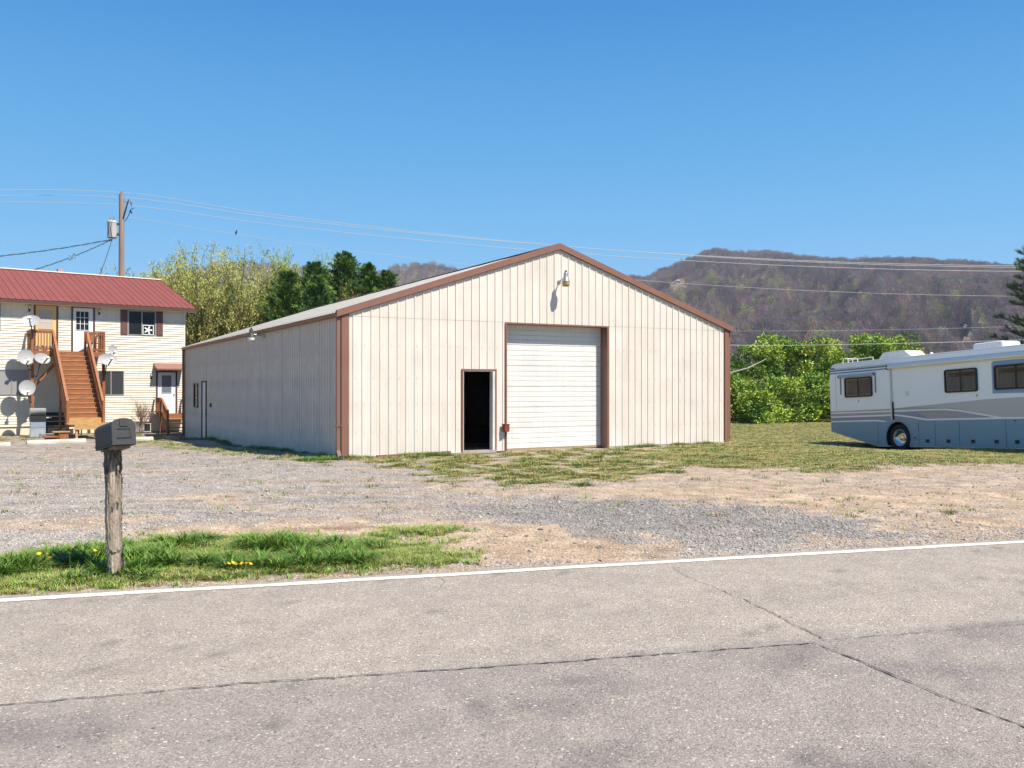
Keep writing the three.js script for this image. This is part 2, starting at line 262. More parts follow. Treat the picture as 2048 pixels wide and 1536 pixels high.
// ---------------------------------------------------------------- loose stones
function scatter(name, geo, m, list, label) {
  const o = new THREE.InstancedMesh(geo, m, list.length); o.name = numbered(name); const M = new THREE.Matrix4(), q = new THREE.Quaternion(), e = new THREE.Euler();
  list.forEach(([x, y, z, sx, sy, sz, ry, c, rx = 0, rz = 0], i) => { q.setFromEuler(e.set(rx, ry, rz)); M.compose(V(x, y, z), q, V(sx, sy, sz)); o.setMatrixAt(i, M); o.setColorAt(i, lin(...c)); });
  o.castShadow = o.receiveShadow = true; o.userData = { kind: 'stuff', label }; scene.add(o); return o;
}
{
  reseed(77); const list = [], dk = [];
  for (let k = 0; k < 900000 && list.length < 95000; k++) {
    const D = 8.7 + 17 * Math.pow(rnd(), 1.35), X = rr(-.62, .62) * D, s = roadS(X, D); if (s < 8.32) continue;
    const m = masks(X, D), left = 1 - sst(-3, 3.2, X - .15 * (D - 12) + 2.2 * m.n1);
    let dens = .05 + .34 * left * sst(-.4, .3, m.n2 + .1) + 1.3 * m.dg + .22 * (1 - sst(8.4, 9.3, s)); dens *= (1 - .85 * m.v) * (1 - .7 * m.g1) * (1 - .9 * m.fl) * (1 - .93 * m.dirt);
    if (rnd() > dens) continue;
    const r = rr(.005, .013) * (rnd() < .07 ? 1.7 : 1) * (1 + .3 * m.dg), t = rr(.25, .45) * (rnd() < .05 ? 1.35 : 1) * (1 - .3 * m.dg - .12 * rnd()), w = rnd();
    list.push([X, groundY(X, D) + r * .25, -D, r * rr(.8, 1.3), r * rr(.5, .9), r * rr(.8, 1.3), rr(0, 6.28), [t * (1.04 + .06 * w), t * .97, t * (.91 - .07 * w)], rr(-.4, .4), rr(-.4, .4)]);
  }
  for (let k = 0; k < 9000; k++) { // bigger stones kicked about the lot
    const D = 8.8 + 15 * Math.pow(rnd(), 1.2), X = rr(-.62, .62) * D, s = roadS(X, D); if (s < 8.4) continue; const m = masks(X, D); if (rnd() > .10 + .12 * m.dg || m.v > .3 || m.fl > .4) continue;
    const r = rr(.016, .034), t = rr(.16, .40); list.push([X, groundY(X, D) + r * .2, -D, r * rr(.8, 1.3), r * rr(.45, .8), r * rr(.8, 1.3), rr(0, 6.28), [t * 1.05, t * .97, t * .88], rr(-.3, .3), rr(-.3, .3)]);
  }
  const g = new THREE.IcosahedronGeometry(1, 0); const a = g.attributes.position; for (let i = 0; i < a.count; i++) { const k = 1 + .25 * noise(a.getX(i) * 3, a.getY(i) * 3 + a.getZ(i) * 5); a.setXYZ(i, a.getX(i) * k, a.getY(i) * k, a.getZ(i) * k); } g.computeVertexNormals();
  scatter('gravel', g, new THREE.MeshStandardMaterial({ color: 0xffffff, roughness: .95 }), list, 'loose grey gravel spread over the lot');
}
// ---------------------------------------------------------------- metal barn
const BW = 12.25, BD = 22.7, EAVE = 3.56, RISE = 2.03, PITCH = RISE / (BW / 2);
const M_ = {
  panel: mat([.80, .735, .675], .5, { map: paintMap }), panelB: mat([.785, .715, .65], .52, { map: paintMap }), side: mat([.76, .655, .56], .6, { map: dustyMap }),  // side: same paint as the front, tint warmed to cancel blue sky light
  trim: mat([.255, .125, .09], .55, { map: paintMap }), roof: mat([.27, .272, .275], .55, { metalness: .15, map: dustyMap }), white: mat([.80, .80, .785], .45, { map: paintMap }), whiteD: mat([.78, .775, .755], .5, { map: dustyMap }),
  lining: mat([.36, .33, .30], .8), black: mat([.018, .018, .02], .6), dark: mat([.05, .045, .04], .9), glass: new THREE.MeshPhysicalMaterial({ color: lin(.02, .022, .025), roughness: .12, specularIntensity: .45, side: THREE.DoubleSide }), concrete: mat([.42, .39, .35], .95, { map: dustyMap, bumpMap: soilBump, bumpScale: .004 }), galv: mat([.45, .46, .47], .4, { metalness: .7 }), screw: mat([.5, .42, .37], .5),
};
const barn = thing('metal_barn', 'cream metal barn with brown trim, open dark door and white roll-up door', 'barn', [-4.07, 0, -21.3], .5098);
const RIB = [[0, 0], [.012, .021], [.036, .021], [.05, 0], [.098, 0], [.105, .0035], [.119, .0035], [.126, 0], [.163, 0], [.170, .0035], [.184, .0035], [.191, 0], [.2286, 0]];
const PW = .2286;
// ribbed sheet from u0 to u1; y0(u), y1(u); place(u, y, out) -> point
function ribbed(m, u0, u1, y0, y1, place, phase = 0) {
  const us = []; const k0 = Math.floor((u0 - phase) / PW) - 1, k1 = Math.ceil((u1 - phase) / PW) + 1;
  const prof = [];
  for (let k = k0; k <= k1; k++) for (const [a, h] of RIB.slice(0, -1)) prof.push([phase + k * PW + a, h]);
  const at = u => { for (let i = 0; i + 1 < prof.length; i++) if (u >= prof[i][0] && u <= prof[i + 1][0]) { const t = (u - prof[i][0]) / (prof[i + 1][0] - prof[i][0]); return prof[i][1] + t * (prof[i + 1][1] - prof[i][1]); } return 0; };
  us.push([u0, at(u0)]); for (const q of prof) if (q[0] > u0 + 1e-6 && q[0] < u1 - 1e-6) us.push(q); us.push([u1, at(u1)]);
  for (let i = 0; i + 1 < us.length; i++) { const [a, h] = us[i], [b, g] = us[i + 1]; m.quad(place(a, y0(a), h), place(b, y0(b), g), place(b, y1(b), g), place(a, y1(a), h)); }
  return m;
}
{
  reseed(5);
  const roofY = u => EAVE + (BW / 2 - Math.abs(u - BW / 2)) * PITCH;
  const openings = [[3.18, 4.17, 2.17], [4.46, 7.77, 3.40]];
  const F = extra => (u, y, o) => [u, y, o + extra];
  const cut = (m, a, b, y0, y1, extra) => { // the sheet between a and b minus the openings
    const xs = [a, b]; for (const [p, q] of openings) for (const v of [p, q]) if (v > a && v < b) xs.push(v); xs.sort((p, q) => p - q);
    for (let i = 0; i + 1 < xs.length; i++) { const c = (xs[i] + xs[i + 1]) / 2, op = openings.find(([p, q]) => c > p && c < q), lo = op ? Math.max(op[2], y0(c)) : null; if (op && lo >= y1(c)) continue; ribbed(m, xs[i], xs[i + 1], op ? () => lo : y0, y1, F(extra), .02); }
  };
  const seam = 3.47, n = Math.ceil((BW - .02) / PW);
  for (let k = -1; k < n; k++) {
    const a = Math.max(.16, .02 + k * PW), b = Math.min(BW - .16, .02 + (k + 1) * PW); if (b - a < .01) continue;
    const pm = rnd() < .5 ? M_.panel : M_.panelB, tiltA = rr(-.0015, .0015);
    const lowTop = u => Math.min(seam, roofY(u) - .02); const m = new MB(); cut(m, a, b, u => .04, lowTop, tiltA); if (m.p.length) m.build('wall_panel', pm, barn);
    if (roofY((a + b) / 2) > seam + .1) { const q = new MB(); cut(q, a, b, () => seam - .03, u => roofY(u) - .02, .005 + tiltA); if (q.p.length) q.build('gable_panel', pm, barn); }
  }
  // sheathing frame behind so nothing shines through panel joints
  const liner = new MB();
  const L = (a, b, y0, y1) => { liner.quad([a, y0, -.03], [b, y0, -.03], [b, y1(b), -.03], [a, y1(a), -.03]); };
  const full = u => roofY(u) - .03; L(0, 3.18, 0, full); L(4.17, 4.46, 0, full); liner.quad([3.18, 2.17, -.03], [4.17, 2.17, -.03], [4.17, full(4.17), -.03], [3.18, full(3.18), -.03]);
  liner.quad([4.46, 3.4, -.03], [BW / 2, 3.4, -.03], [BW / 2, full(BW / 2), -.03], [4.46, full(4.46), -.03]); liner.quad([BW / 2, 3.4, -.03], [7.77, 3.4, -.03], [7.77, full(7.77), -.03], [BW / 2, full(BW / 2), -.03]); L(7.77, BW, 0, full);
  liner.build('inner_lining', M_.lining, barn);
  // left wall: 3 ft sheets, base follows the falling grade
  const sb = u => -.031 * u - .06, P = (u, y, o) => [-o, y, -u], SW = PW * 4;
  const sOpen = [[17.3, 18.3, sb(18) - 1, 1.96], [19.2, 20.2, .82, 1.86]];
  for (let u = .02; u < BD - .05; u += SW) {
    const e = Math.min(BD - .03, u + SW), m = new MB(), xs = [u, e]; for (const [p, q] of sOpen) for (const v of [p, q]) if (v > u && v < e) xs.push(v); xs.sort((a, b) => a - b);
    const off = rr(-.003, .003);
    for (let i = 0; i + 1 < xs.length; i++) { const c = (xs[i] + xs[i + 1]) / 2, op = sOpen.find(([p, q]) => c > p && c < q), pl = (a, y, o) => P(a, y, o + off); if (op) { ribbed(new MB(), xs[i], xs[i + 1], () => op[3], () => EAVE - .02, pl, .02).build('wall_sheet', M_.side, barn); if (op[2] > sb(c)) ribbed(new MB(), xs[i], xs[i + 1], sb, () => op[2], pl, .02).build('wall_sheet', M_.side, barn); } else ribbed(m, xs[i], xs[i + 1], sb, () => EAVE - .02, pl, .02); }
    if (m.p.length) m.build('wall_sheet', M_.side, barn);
  }
  const lin2 = new MB(); lin2.quad([.04, -1, -.05], [.04, -1, -BD], [.04, EAVE, -BD], [.04, EAVE, -.05]); lin2.build('inner_lining', M_.lining, barn);
  // unseen right and rear walls close the building
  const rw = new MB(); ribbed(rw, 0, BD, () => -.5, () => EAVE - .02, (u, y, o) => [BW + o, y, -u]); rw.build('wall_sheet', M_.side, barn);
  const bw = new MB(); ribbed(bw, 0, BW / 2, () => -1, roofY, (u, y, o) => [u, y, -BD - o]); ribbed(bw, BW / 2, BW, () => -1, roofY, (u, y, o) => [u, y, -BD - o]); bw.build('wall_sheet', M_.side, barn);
  // earth floor, below the door sill
  new MB().quad([.05, -.07, -.05], [BW - .05, -.07, -.05], [BW - .05, -.07, -BD], [.05, -.07, -BD]).build('floor', mat([.17, .135, .105], 1, { map: soilMap }), barn);
  // roof sheets, ribs up the slope
  const sl = Math.hypot(1, PITCH), nrm = [-PITCH / sl, 1 / sl];
  for (const side of [-1, 1]) for (let u = -.06; u < BD; u += SW) {
    const e = Math.min(BD + .1, u + SW), m = new MB(), off = rr(0, .004) + (Math.round(u / SW) % 2 ? .003 : 0);
    ribbed(m, u, e, () => -.22, () => BW / 2, (uu, v, o) => { const x = side < 0 ? v : BW - v, h = EAVE + .0 + v * PITCH + (o + off) * nrm[1]; return [x + (side < 0 ? 1 : -1) * (o + off) * nrm[0], h, -uu]; }, .02);
    m.build('roof_sheet', M_.roof, barn);
  }
  const rc = new MB(); for (const s of [-1, 1]) rc.quad([BW / 2, EAVE + RISE + .062, .07], [BW / 2, EAVE + RISE + .062, -BD - .1], [BW / 2 + s * .2, EAVE + RISE + .062 - .2 * PITCH, -BD - .1], [BW / 2 + s * .2, EAVE + RISE + .062 - .2 * PITCH, .07]); rc.build('ridge_cap', M_.roof, barn);
  // rake trim
  for (const s of [-1, 1]) {
    const X = v => s < 0 ? v : BW - v, m = new MB(), y = v => EAVE + v * PITCH, a = -.16, b = BW / 2 + .0, z0 = .004, z1 = .085, t = .06, lo = -.105;
    const c = [[a, y(a) + lo], [b, y(b) + lo], [b, y(b) + t], [a, y(a) + t]].map(([v, h]) => [X(v), h]);
    m.quad(...c.map(q => [q[0], q[1], z1])); m.quad(...c.map(q => [q[0], q[1], z0 - .02])); for (let i = 0; i < 4; i++) { const p = c[i], q = c[(i + 1) % 4]; m.quad([p[0], p[1], z1], [q[0], q[1], z1], [q[0], q[1], z0 - .02], [p[0], p[1], z0 - .02]); }
    m.build('rake_trim', M_.trim, barn);
    const d = new MB(); d.quad([X(a), y(a) + lo - .012, .05], [X(b), y(b) + lo - .012, .05], [X(b), y(b) + lo, .05], [X(a), y(a) + lo, .05]); d.build('drip_edge', M_.dark, barn);
  }
  // corner trims
  new MB().box(-.03, .155, .03, EAVE - .03, .024, .034).box(-.034, -.024, -.05, EAVE - .03, -.15, .034).build('corner_trim', M_.trim, barn);
  new MB().box(BW - .14, BW + .03, .03, EAVE - .03, .024, .034).box(BW + .024, BW + .034, .0, EAVE - .03, -.15, .034).build('corner_trim', M_.trim, barn);
  new MB().box(-.03, .03, -.75, EAVE - .03, -BD - .03, -BD + .13).build('corner_trim', M_.trim, barn);
  // eave trim and gutter
  new MB().box(-.05, -.024, EAVE - .14, EAVE - .02, -BD, -.03).build('eave_trim', M_.trim, barn);
  for (const s of [-1, 1]) {
    const X = v => s < 0 ? -v : BW + v, m = new MB(), pr = [[.05, .0], [.05, -.11], [.13, -.11], [.165, -.02], [.165, .0], [.158, -.02], [.125, -.10], [.056, -.10]];
    for (let i = 0; i + 1 < pr.length; i++) m.quad([X(pr[i][0]), EAVE - .03 + pr[i][1], .05], [X(pr[i][0]), EAVE - .03 + pr[i][1], -BD - .1], [X(pr[i + 1][0]), EAVE - .03 + pr[i + 1][1], -BD - .1], [X(pr[i + 1][0]), EAVE - .03 + pr[i + 1][1], .05]);
    m.quad([X(.05), EAVE - .03, .05], [X(.05), EAVE - .14, .05], [X(.13), EAVE - .14, .05], [X(.165), EAVE - .03, .05]); m.build('gutter', M_.trim, barn);
  }
  // downspouts with strap and kick-out
  const spout = (x, z, y0, kick) => {
    const m = new MB(); m.bar([x * 1, EAVE - .14, z], [x, y0 + .22, z], .085, .065, [0, 0, 1]); m.bar([x, y0 + .24, z], [x + kick[0], y0 + .06, z + kick[1]], .085, .07); const d = m.build('downspout', M_.trim, barn);
    new MB().box(x - .07, x + .07, .78, .81, z - .05, z + .05).build('strap', M_.trim, d);
  };
  spout(-.10, -.02, -.05, [-.03, .24]); spout(BW + .10, -.06, -.03, [.01, -.1]); spout(-.09, -BD + .05, -.75, [-.2, 0]);
  // base trim and foundation edge
  new MB().box(.0, 3.17, -.06, .05, .0, .03).box(7.79, BW, -.1, .05, .0, .03).build('foundation_edge', M_.concrete, barn);
  new MB().box(.19, 3.16, .035, .055, .026, .036).build('base_trim', M_.whiteD, barn);
  // trims of the walk-in opening
  new MB().box(3.17, 3.205, .03, 2.19, -.02, .045).box(4.145, 4.18, .03, 2.19, -.02, .045).box(3.205, 4.145, 2.155, 2.19, -.02, .045).build('door_trim', M_.trim, barn);
  new MB().box(3.205, 3.225, .03, 2.155, -.14, .03).box(4.07, 4.145, .03, 2.155, -.14, .03).box(3.225, 4.07, 2.13, 2.155, -.14, .03).build('door_frame', M_.whiteD, barn);
  new MB().box(3.18, 4.17, .0, .075, -.16, .05).build('door_sill', M_.concrete, barn);
  // the walk-in door stands open inside
  const open = new MB().box(3.25, 3.29, .08, 2.08, -1.0, -.16).build('door', M_.whiteD, barn); new MB().box(3.29, 3.33, 1.0, 1.06, -.95, -.85).build('handle', M_.galv, open);
  // overhead door opening
  const R = .34;
  new MB().box(4.45, 4.49, .0, 3.40, -R, .045).build('jamb_trim', M_.trim, barn); new MB().box(7.72, 7.785, .0, 3.40, -R, .045).build('jamb_trim', M_.trim, barn); new MB().box(4.45, 7.785, 3.40, 3.435, -R, .045).build('head_trim', M_.trim, barn);
  const od = [], H0 = .055, HT = 3.42, ns = 6, sh = (HT - H0) / ns;
  for (let i = 0; i < ns; i++) {
    const m = new MB(), y0 = H0 + i * sh, pr = [[0, 0], [.012, .022]]; const rb = [.14, .27, .40].map(v => v * sh / .555);
    for (const r of rb) pr.push([r - .012, .022], [r, .008], [r + .012, .022]); pr.push([sh - .008, .022], [sh - .001, 0]);
    const nx = 40, X = k => 4.48 + 3.25 * k / nx, bend = (x, y) => .006 * fbm(x * 1.1, y * 1.2 + 3, 2) * sst(3.2, 1.2, y) - .016 * Math.exp(-(((x - 5.75) / .4) ** 2 + ((y - 1.75) / .35) ** 2)) - .012 * Math.exp(-(((x - 6.9) / .3) ** 2 + ((y - .7) / .2) ** 2)) - .012 * Math.exp(-(((x - 5.2) / .25) ** 2 + ((y - .65) / .2) ** 2));
    for (let k = 0; k < nx; k++) for (let j = 0; j + 1 < pr.length; j++) { const q = (kk, jj) => [X(kk), y0 + pr[jj][0], -R + .03 + pr[jj][1] + bend(X(kk), y0 + pr[jj][0])]; m.quad(q(k, j), q(k + 1, j), q(k + 1, j + 1), q(k, j + 1)); }
    m.build('door_section', M_.white, barn);
  }
  new MB().box(4.5, 7.7, .01, .055, -R, -R + .06).build('bottom_seal', mat([.35, .25, .15], .9), barn);
  new MB().box(4.5, 7.7, 0, 3.42, -R - .03, -R + .0).build('door_backing', M_.lining, barn);
  // side window and side door in the left wall
  const fr = new MB(); for (const [a, b, c, d] of [[19.2, 20.2, .82, .87], [19.2, 20.2, 1.81, 1.86], [19.2, 19.26, .87, 1.81], [20.14, 20.2, .87, 1.81]]) fr.box(-.05, .03, c, d, -b, -a);
  const wn = fr.build('window', mat([.06, .045, .035], .6), barn); new MB().box(-.012, -.004, .87, 1.81, -20.14, -19.26).build('pane', M_.glass, wn);
  const mu = new MB(); for (const v of [19.48, 19.70, 19.92]) mu.box(-.022, -.013, .87, 1.81, -v - .012, -v + .012); for (const h of [1.10, 1.34, 1.57]) mu.box(-.024, -.0135, h - .012, h + .012, -20.14, -19.26); mu.build('muntin', M_.dark, wn);
  const df = new MB(); df.box(-.05, .03, -.55, 1.96, -17.36, -17.3).box(-.05, .03, -.55, 1.96, -18.3, -18.22).box(-.05, .03, 1.90, 1.96, -18.22, -17.36); df.build('door_frame', mat([.05, .04, .035], .7), barn);
  const sd = new MB().box(-.015, .02, -.5, 1.90, -18.22, -17.36).build('door', mat([.62, .64, .68], .5, { map: dustyMap }), barn); new MB().box(-.06, -.015, .55, .62, -17.5, -17.44).build('handle', M_.galv, sd);
  new MB().box(.015, .02, -.5, 1.9, -18.25, -17.3).build('door_backing', M_.lining, barn);
  new MB().box(-.07, -.02, .9, 1.06, -16.35, -16.25).build('meter_box', M_.black, barn);
  // screw heads show as faint rows
  const sc = new MB(); for (const y of [.62, 1.3, 1.95, 2.75]) for (let k = 1; k < n; k++) { const u = .02 + k * PW + .075; if (openings.some(([p, q, h]) => u > p - .05 && u < q + .05 && y < h)) continue; sc.box(u - .008, u + .008, y - .008, y + .008, 0, .012); } const so = sc.build('screw', M_.screw, barn); so.userData.kind = 'stuff';
}
const barnP = (u, y, o) => V(u, y, o).applyMatrix4(new THREE.Matrix4().compose(barn.position, new THREE.Quaternion().setFromEuler(new THREE.Euler(0, .5098, 0)), V(1, 1, 1)));
// yard lights: arm, silver housing, amber or clear lens
function yardLight(label, pos, turn, lens, reach) {
  const t = thing('yard_light', label, 'lamp', pos.toArray(), turn, 'dusk lights on the barn walls');
  const wall = reach;
  obj('bracket', [cyl(.055, .055, .03, 12, T(0, 0, -wall + .02, Math.PI / 2)), tubeGeo([[0, 0, -wall + .02], [0, .05, -wall * .6], [0, .06, -.08], [0, .05, 0]], .018)], M_.galv, t);
  const hs = new THREE.LatheGeometry([[.001, .22], [.055, .22], [.062, .2], [.066, .1], [.085, .06], [.10, .0], [.112, -.03], [.105, -.03]].map(p => new THREE.Vector2(...p)), 24); obj('housing', hs, M_.galv, t);
  obj('lens', new THREE.LatheGeometry([[.105, -.03], [.10, -.10], [.092, -.16], [.001, -.165]].map(p => new THREE.Vector2(...p)), 24), lens, t);
  obj('photocell', cyl(.025, .028, .05, 12, T(0, .245, 0)), M_.black, t);
  return t;
}
yardLight('silver yard light with amber lens high on the barn gable', barnP(6.13, 4.60, .36), .5098, mat([.42, .29, .10], .35), .36);
const sideLamp = yardLight('pale-lensed yard light under the eave of the shaded barn side wall', barnP(-.42, 3.30, -7.6), .5098 - Math.PI / 2, mat([.70, .68, .62], .4), .42);
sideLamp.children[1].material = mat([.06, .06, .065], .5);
{
  const t = thing('wall_box', 'small rusty red metal box on the jamb beside the roll-up door', 'box', barnP(4.42, .55, .10).toArray(), .5098 + .25);
  obj('case', new RoundedBoxGeometry(.17, .19, .12, 2, .012).translate(0, .09, 0), mat([.25, .055, .035], .6, { map: dustyMap }), t); new MB().box(-.09, .09, .185, .2, -.065, .07).build('lid', mat([.20, .045, .03], .6), t); new MB().box(-.02, .02, .06, .12, -.13, -.05).build('bracket', M_.galv, t);
  const bp = barnP(-.16, -.03, .33), d = thing('drain_hose', 'black plastic drain shoe at the foot of the barn corner downspout', 'hose', bp.toArray(), .5098);
  obj('hose', tubeGeo([[.04, .09, -.06], [.02, .05, .02], [-.05, .03, .12], [-.16, .025, .2]], .055, 10), M_.black, d);
  const pp = barnP(.75, .02, .24), p = thing('loose_pipe', 'brown length of old downspout lying along the barn base', 'pipe', pp.toArray(), .5098);
  new MB().bar([0, .03, .08], [1.85, .05, -.02], .08, .06).build('pipe', M_.trim, p); new MB().bar([1.8, .05, -.018], [2.0, .052, -.028], .09, .068).build('collar', M_.trim, p);
}
// ---------------------------------------------------------------- two-storey apartment house. Local x = -t (t runs left from its right front corner), +z towards the lot
const HT_ = .6763, HP = [-16.7, 0, -45.3];
const H_ = {
  siding: mat([.83, .785, .655], .6, { map: paintMap }), soffit: mat([.72, .63, .46], .7), brown: mat([.085, .04, .032], .6), shutter: mat([.15, .07, .06], .6, { map: paintMap }), roof: mat([.27, .075, .056], .65, { map: paintMap }), roof2: mat([.255, .07, .053], .65, { map: paintMap }),
  doorW: mat([.78, .79, .80], .5), doorY: mat([.70, .47, .20], .55), frameW: mat([.75, .75, .73], .5), alu: mat([.35, .33, .30], .45, { metalness: .4 }), curtain: mat([.45, .43, .41], .9), curtainD: mat([.2, .2, .21], .9), found: mat([.45, .41, .35], .95, { map: dustyMap }),
  rail: mat([.47, .19, .08], .7, { map: woodMapH }), deck: mat([.42, .165, .065], .7, { map: woodMap }), deckH: mat([.40, .155, .06], .7, { map: woodMapH }), tread: mat([.62, .36, .18], .75, { map: woodMapH }), fresh: mat([.66, .42, .17], .75, { map: woodMapH }), lamp: mat([.02, .018, .015], .5), lampG: mat([.7, .68, .6], .3),
};
const house = thing('apartment_house', 'cream two-storey siding house with red metal roof behind the lot', 'house', HP, HT_);
const houseP = (t, y, L) => V(-t, y, L).applyMatrix4(new THREE.Matrix4().compose(V(...HP), new THREE.Quaternion().setFromEuler(new THREE.Euler(0, HT_, 0)), V(1, 1, 1)));
const houseG = (t, L) => { const p = houseP(t, 0, L); return groundY(p.x, -p.z); };
{
  const LEN = 13, DEP = 10.5, HB = -.1, HE = 5.72, HR = 7.66;
  const op = [[5.88, 6.91, 3.36, 5.56], [4.28, 5.32, 3.36, 5.54], [1.45, 2.77, 4.25, 5.47], [2.95, 4.15, 1.30, 2.5], [.39, 1.43, .38, 2.51], [7.1, 8.5, 1.34, 2.5], [8.25, 9.5, 4.25, 5.47]];
  new MB().box(-LEN, -.03, HB - .4, HE, -DEP + .03, -.03).build('wall', H_.soffit, house);
  new MB().box(-LEN, 0, HB - .75, HB, -DEP, -.05).build('foundation', H_.found, house);
  new MB().box(-7.75, -7.25, -.4, -.18, -.06, -.044).build('crawl_vent', M_.black, house);
  // lap siding, course by course, cut round the openings
  const ch = .118; let ci = 0;
  for (let y = HB; y < HE - .06; y += ch, ci++) {
    const y1 = Math.min(y + ch, HE), xs = [.06, LEN], cuts = op.filter(o => o[3] > y + .02 && o[2] < y1 - .02); let segs = [[.06, LEN]];
    for (const o of cuts) segs = segs.flatMap(([a, b]) => o[1] <= a || o[0] >= b ? [[a, b]] : [[a, Math.max(a, o[0])], [Math.min(b, o[1]), b]]).filter(([a, b]) => b - a > .01);
    for (const [a, b] of segs) { const m = new MB(); m.quad([-b, y, .034], [-a, y, .034], [-a, y1, .002], [-b, y1, .002]); m.quad([-b, y, -.02], [-a, y, -.02], [-a, y, .034], [-b, y, .034]); m.build('siding_board', H_.siding, house); }
  }
  new MB().box(-.07, .012, HB, HE, -.06, .03).build('corner_board', H_.siding, house);
  const gb = new MB(); for (let y = HB; y < HE; y += ch) { gb.quad([.022, y, -.06], [.022, y, -DEP], [.002, y + ch, -DEP], [.002, y + ch, -.06]); gb.quad([-.03, y, -.06], [-.03, y, -DEP], [.022, y, -DEP], [.022, y, -.06]); } gb.tri([.01, HE, 0], [.01, HE, -DEP], [.01, HR - .1, -DEP / 2]); gb.build('gable_siding', H_.siding, house);
  // roof: standing panels on both slopes
  const ov = .48, half = DEP / 2, sl = (HR - HE - .12) / (half), fy = z => HE + .13 + (half - Math.abs(z + half)) * sl;
  let k = 0;
  for (let x = .42; x > -LEN; x -= .3, k++) for (const f of [0, 1]) {
    const a = x, b = x - .3, m = new MB(), e0 = f ? -DEP - ov : ov, q = (xx, z, h) => [xx, fy(z) + h, z];
    const pr = [[a, 0], [a - .012, .028], [a - .03, .028], [a - .045, 0], [a - .14, 0], [a - .15, .006], [a - .17, .006], [a - .18, 0], [b, 0]];
    for (let i = 0; i + 1 < pr.length; i++) m.quad(q(pr[i][0], e0, pr[i][1]), q(pr[i + 1][0], e0, pr[i + 1][1]), q(pr[i + 1][0], -half, pr[i + 1][1]), q(pr[i][0], -half, pr[i][1]));
    m.build('roof_panel', k % 3 ? H_.roof : H_.roof2, house);
  }
  new MB().quad([-LEN, fy(-half) + .06, -half], [.44, fy(-half) + .06, -half], [.44, fy(-half - .16) + .045, -half - .16], [-LEN, fy(-half - .16) + .045, -half - .16]).quad([-LEN, fy(-half) + .06, -half], [.44, fy(-half) + .06, -half], [.44, fy(-half + .13) + .045, -half + .13], [-LEN, fy(-half + .13) + .045, -half + .13]).build('ridge_cap', mat([.74, .55, .42], .5), house);
  new MB().box(-LEN, .44, fy(ov) - .16, fy(ov) - .02, ov - .03, ov + .015).build('fascia', H_.brown, house);
  new MB().box(-LEN, .4, HE - .21, HE - .18, .025, ov - .031).build('soffit', H_.soffit, house);
  const bf = new MB(); for (const [z0, z1] of [[ov, -half], [-half, -DEP - ov]]) bf.quad([.43, fy(z0) - .15, z0], [.43, fy(z1) - .15, z1], [.43, fy(z1) - .015, z1], [.43, fy(z0) - .015, z0]); bf.build('barge_board', H_.brown, house);
  new MB().box(-3.15, -2.95, fy(-3.5), fy(-3.5) + .0, -3.6, -3.4); new MB().box(-4.7, -4.45, fy(-half - .6), HR + .28, -half - .8, -half - .5).build('vent_stack', mat([.4, .33, .26], .8), house);
  new MB().limb([V(.1, HE - .05, .1), V(.1, HE - .5, .1)], [.03, .03]).build('downpipe', H_.brown, house);
  // doors
  const door = (t0, t1, y0, y1, dm, win, cols, rows, cm, label) => {
    const m = new MB(); m.box(-t1, -t1 + .075, y0 - .0, y1, -.02, .05).box(-t0 - .075, -t0, y0, y1, -.02, .05).box(-t1 + .075, -t0 - .075, y1 - .075, y1, -.02, .05);
    const d = new MB().box(-t1 + .075, -t0 - .075, y0, y1 - .075, -.03, .012).build('door', dm, house); d.userData = { label }; m.build('door_frame', H_.brown, d);
    const [a, b, c, e] = win; new MB().box(-b, -a, c, e, .012, .02).build('pane', cm, d);
    const mu = new MB(); mu.box(-b - .02, -b, c - .02, e + .02, .012, .034).box(-a, -a + .02, c - .02, e + .02, .012, .034).box(-b, -a, e, e + .02, .012, .034).box(-b, -a, c - .02, c, .012, .034);
    for (let i = 1; i < cols; i++) { const x = -b + (b - a) * i / cols; mu.box(x - .011, x + .011, c, e, .02, .03); } for (let i = 1; i < rows; i++) { const y = c + (e - c) * i / rows; mu.box(-b, -a, y - .011, y + .011, .0201, .0302); } mu.build('muntin', dm === H_.doorY ? H_.doorY : H_.doorW, d);
    const pn = new MB(), pc = (c - y0); for (const s of [0, 1]) { const w = (b - a) / 2 - .06, x = -b + .02 + s * (w + .08); pn.box(x, x + w, y0 + .2, y0 + pc * .72, .012, .02); } pn.build('panel', dm, d);
    const hx = dm === H_.doorY ? -t1 + .15 : -t0 - .15; new MB().box(hx - .025, hx + .025, y0 + .92, y0 + .97, .012, .07).build('handle', H_.alu, d);
  };
  door(5.88, 6.91, 3.36, 5.56, H_.doorY, [6.13, 6.70, 4.42, 5.28], 3, 3, H_.curtain, 'tan yellow upstairs door');
  door(4.28, 5.32, 3.36, 5.54, H_.doorW, [4.56, 5.11, 4.42, 5.29], 3, 3, M_.glass, 'white upstairs door with nine panes');
  door(.39, 1.43, .38, 2.51, H_.doorW, [.68, 1.16, 1.40, 2.28], 1, 1, mat([.16, .18, .21], .25), 'white ground-floor door under the little awning');
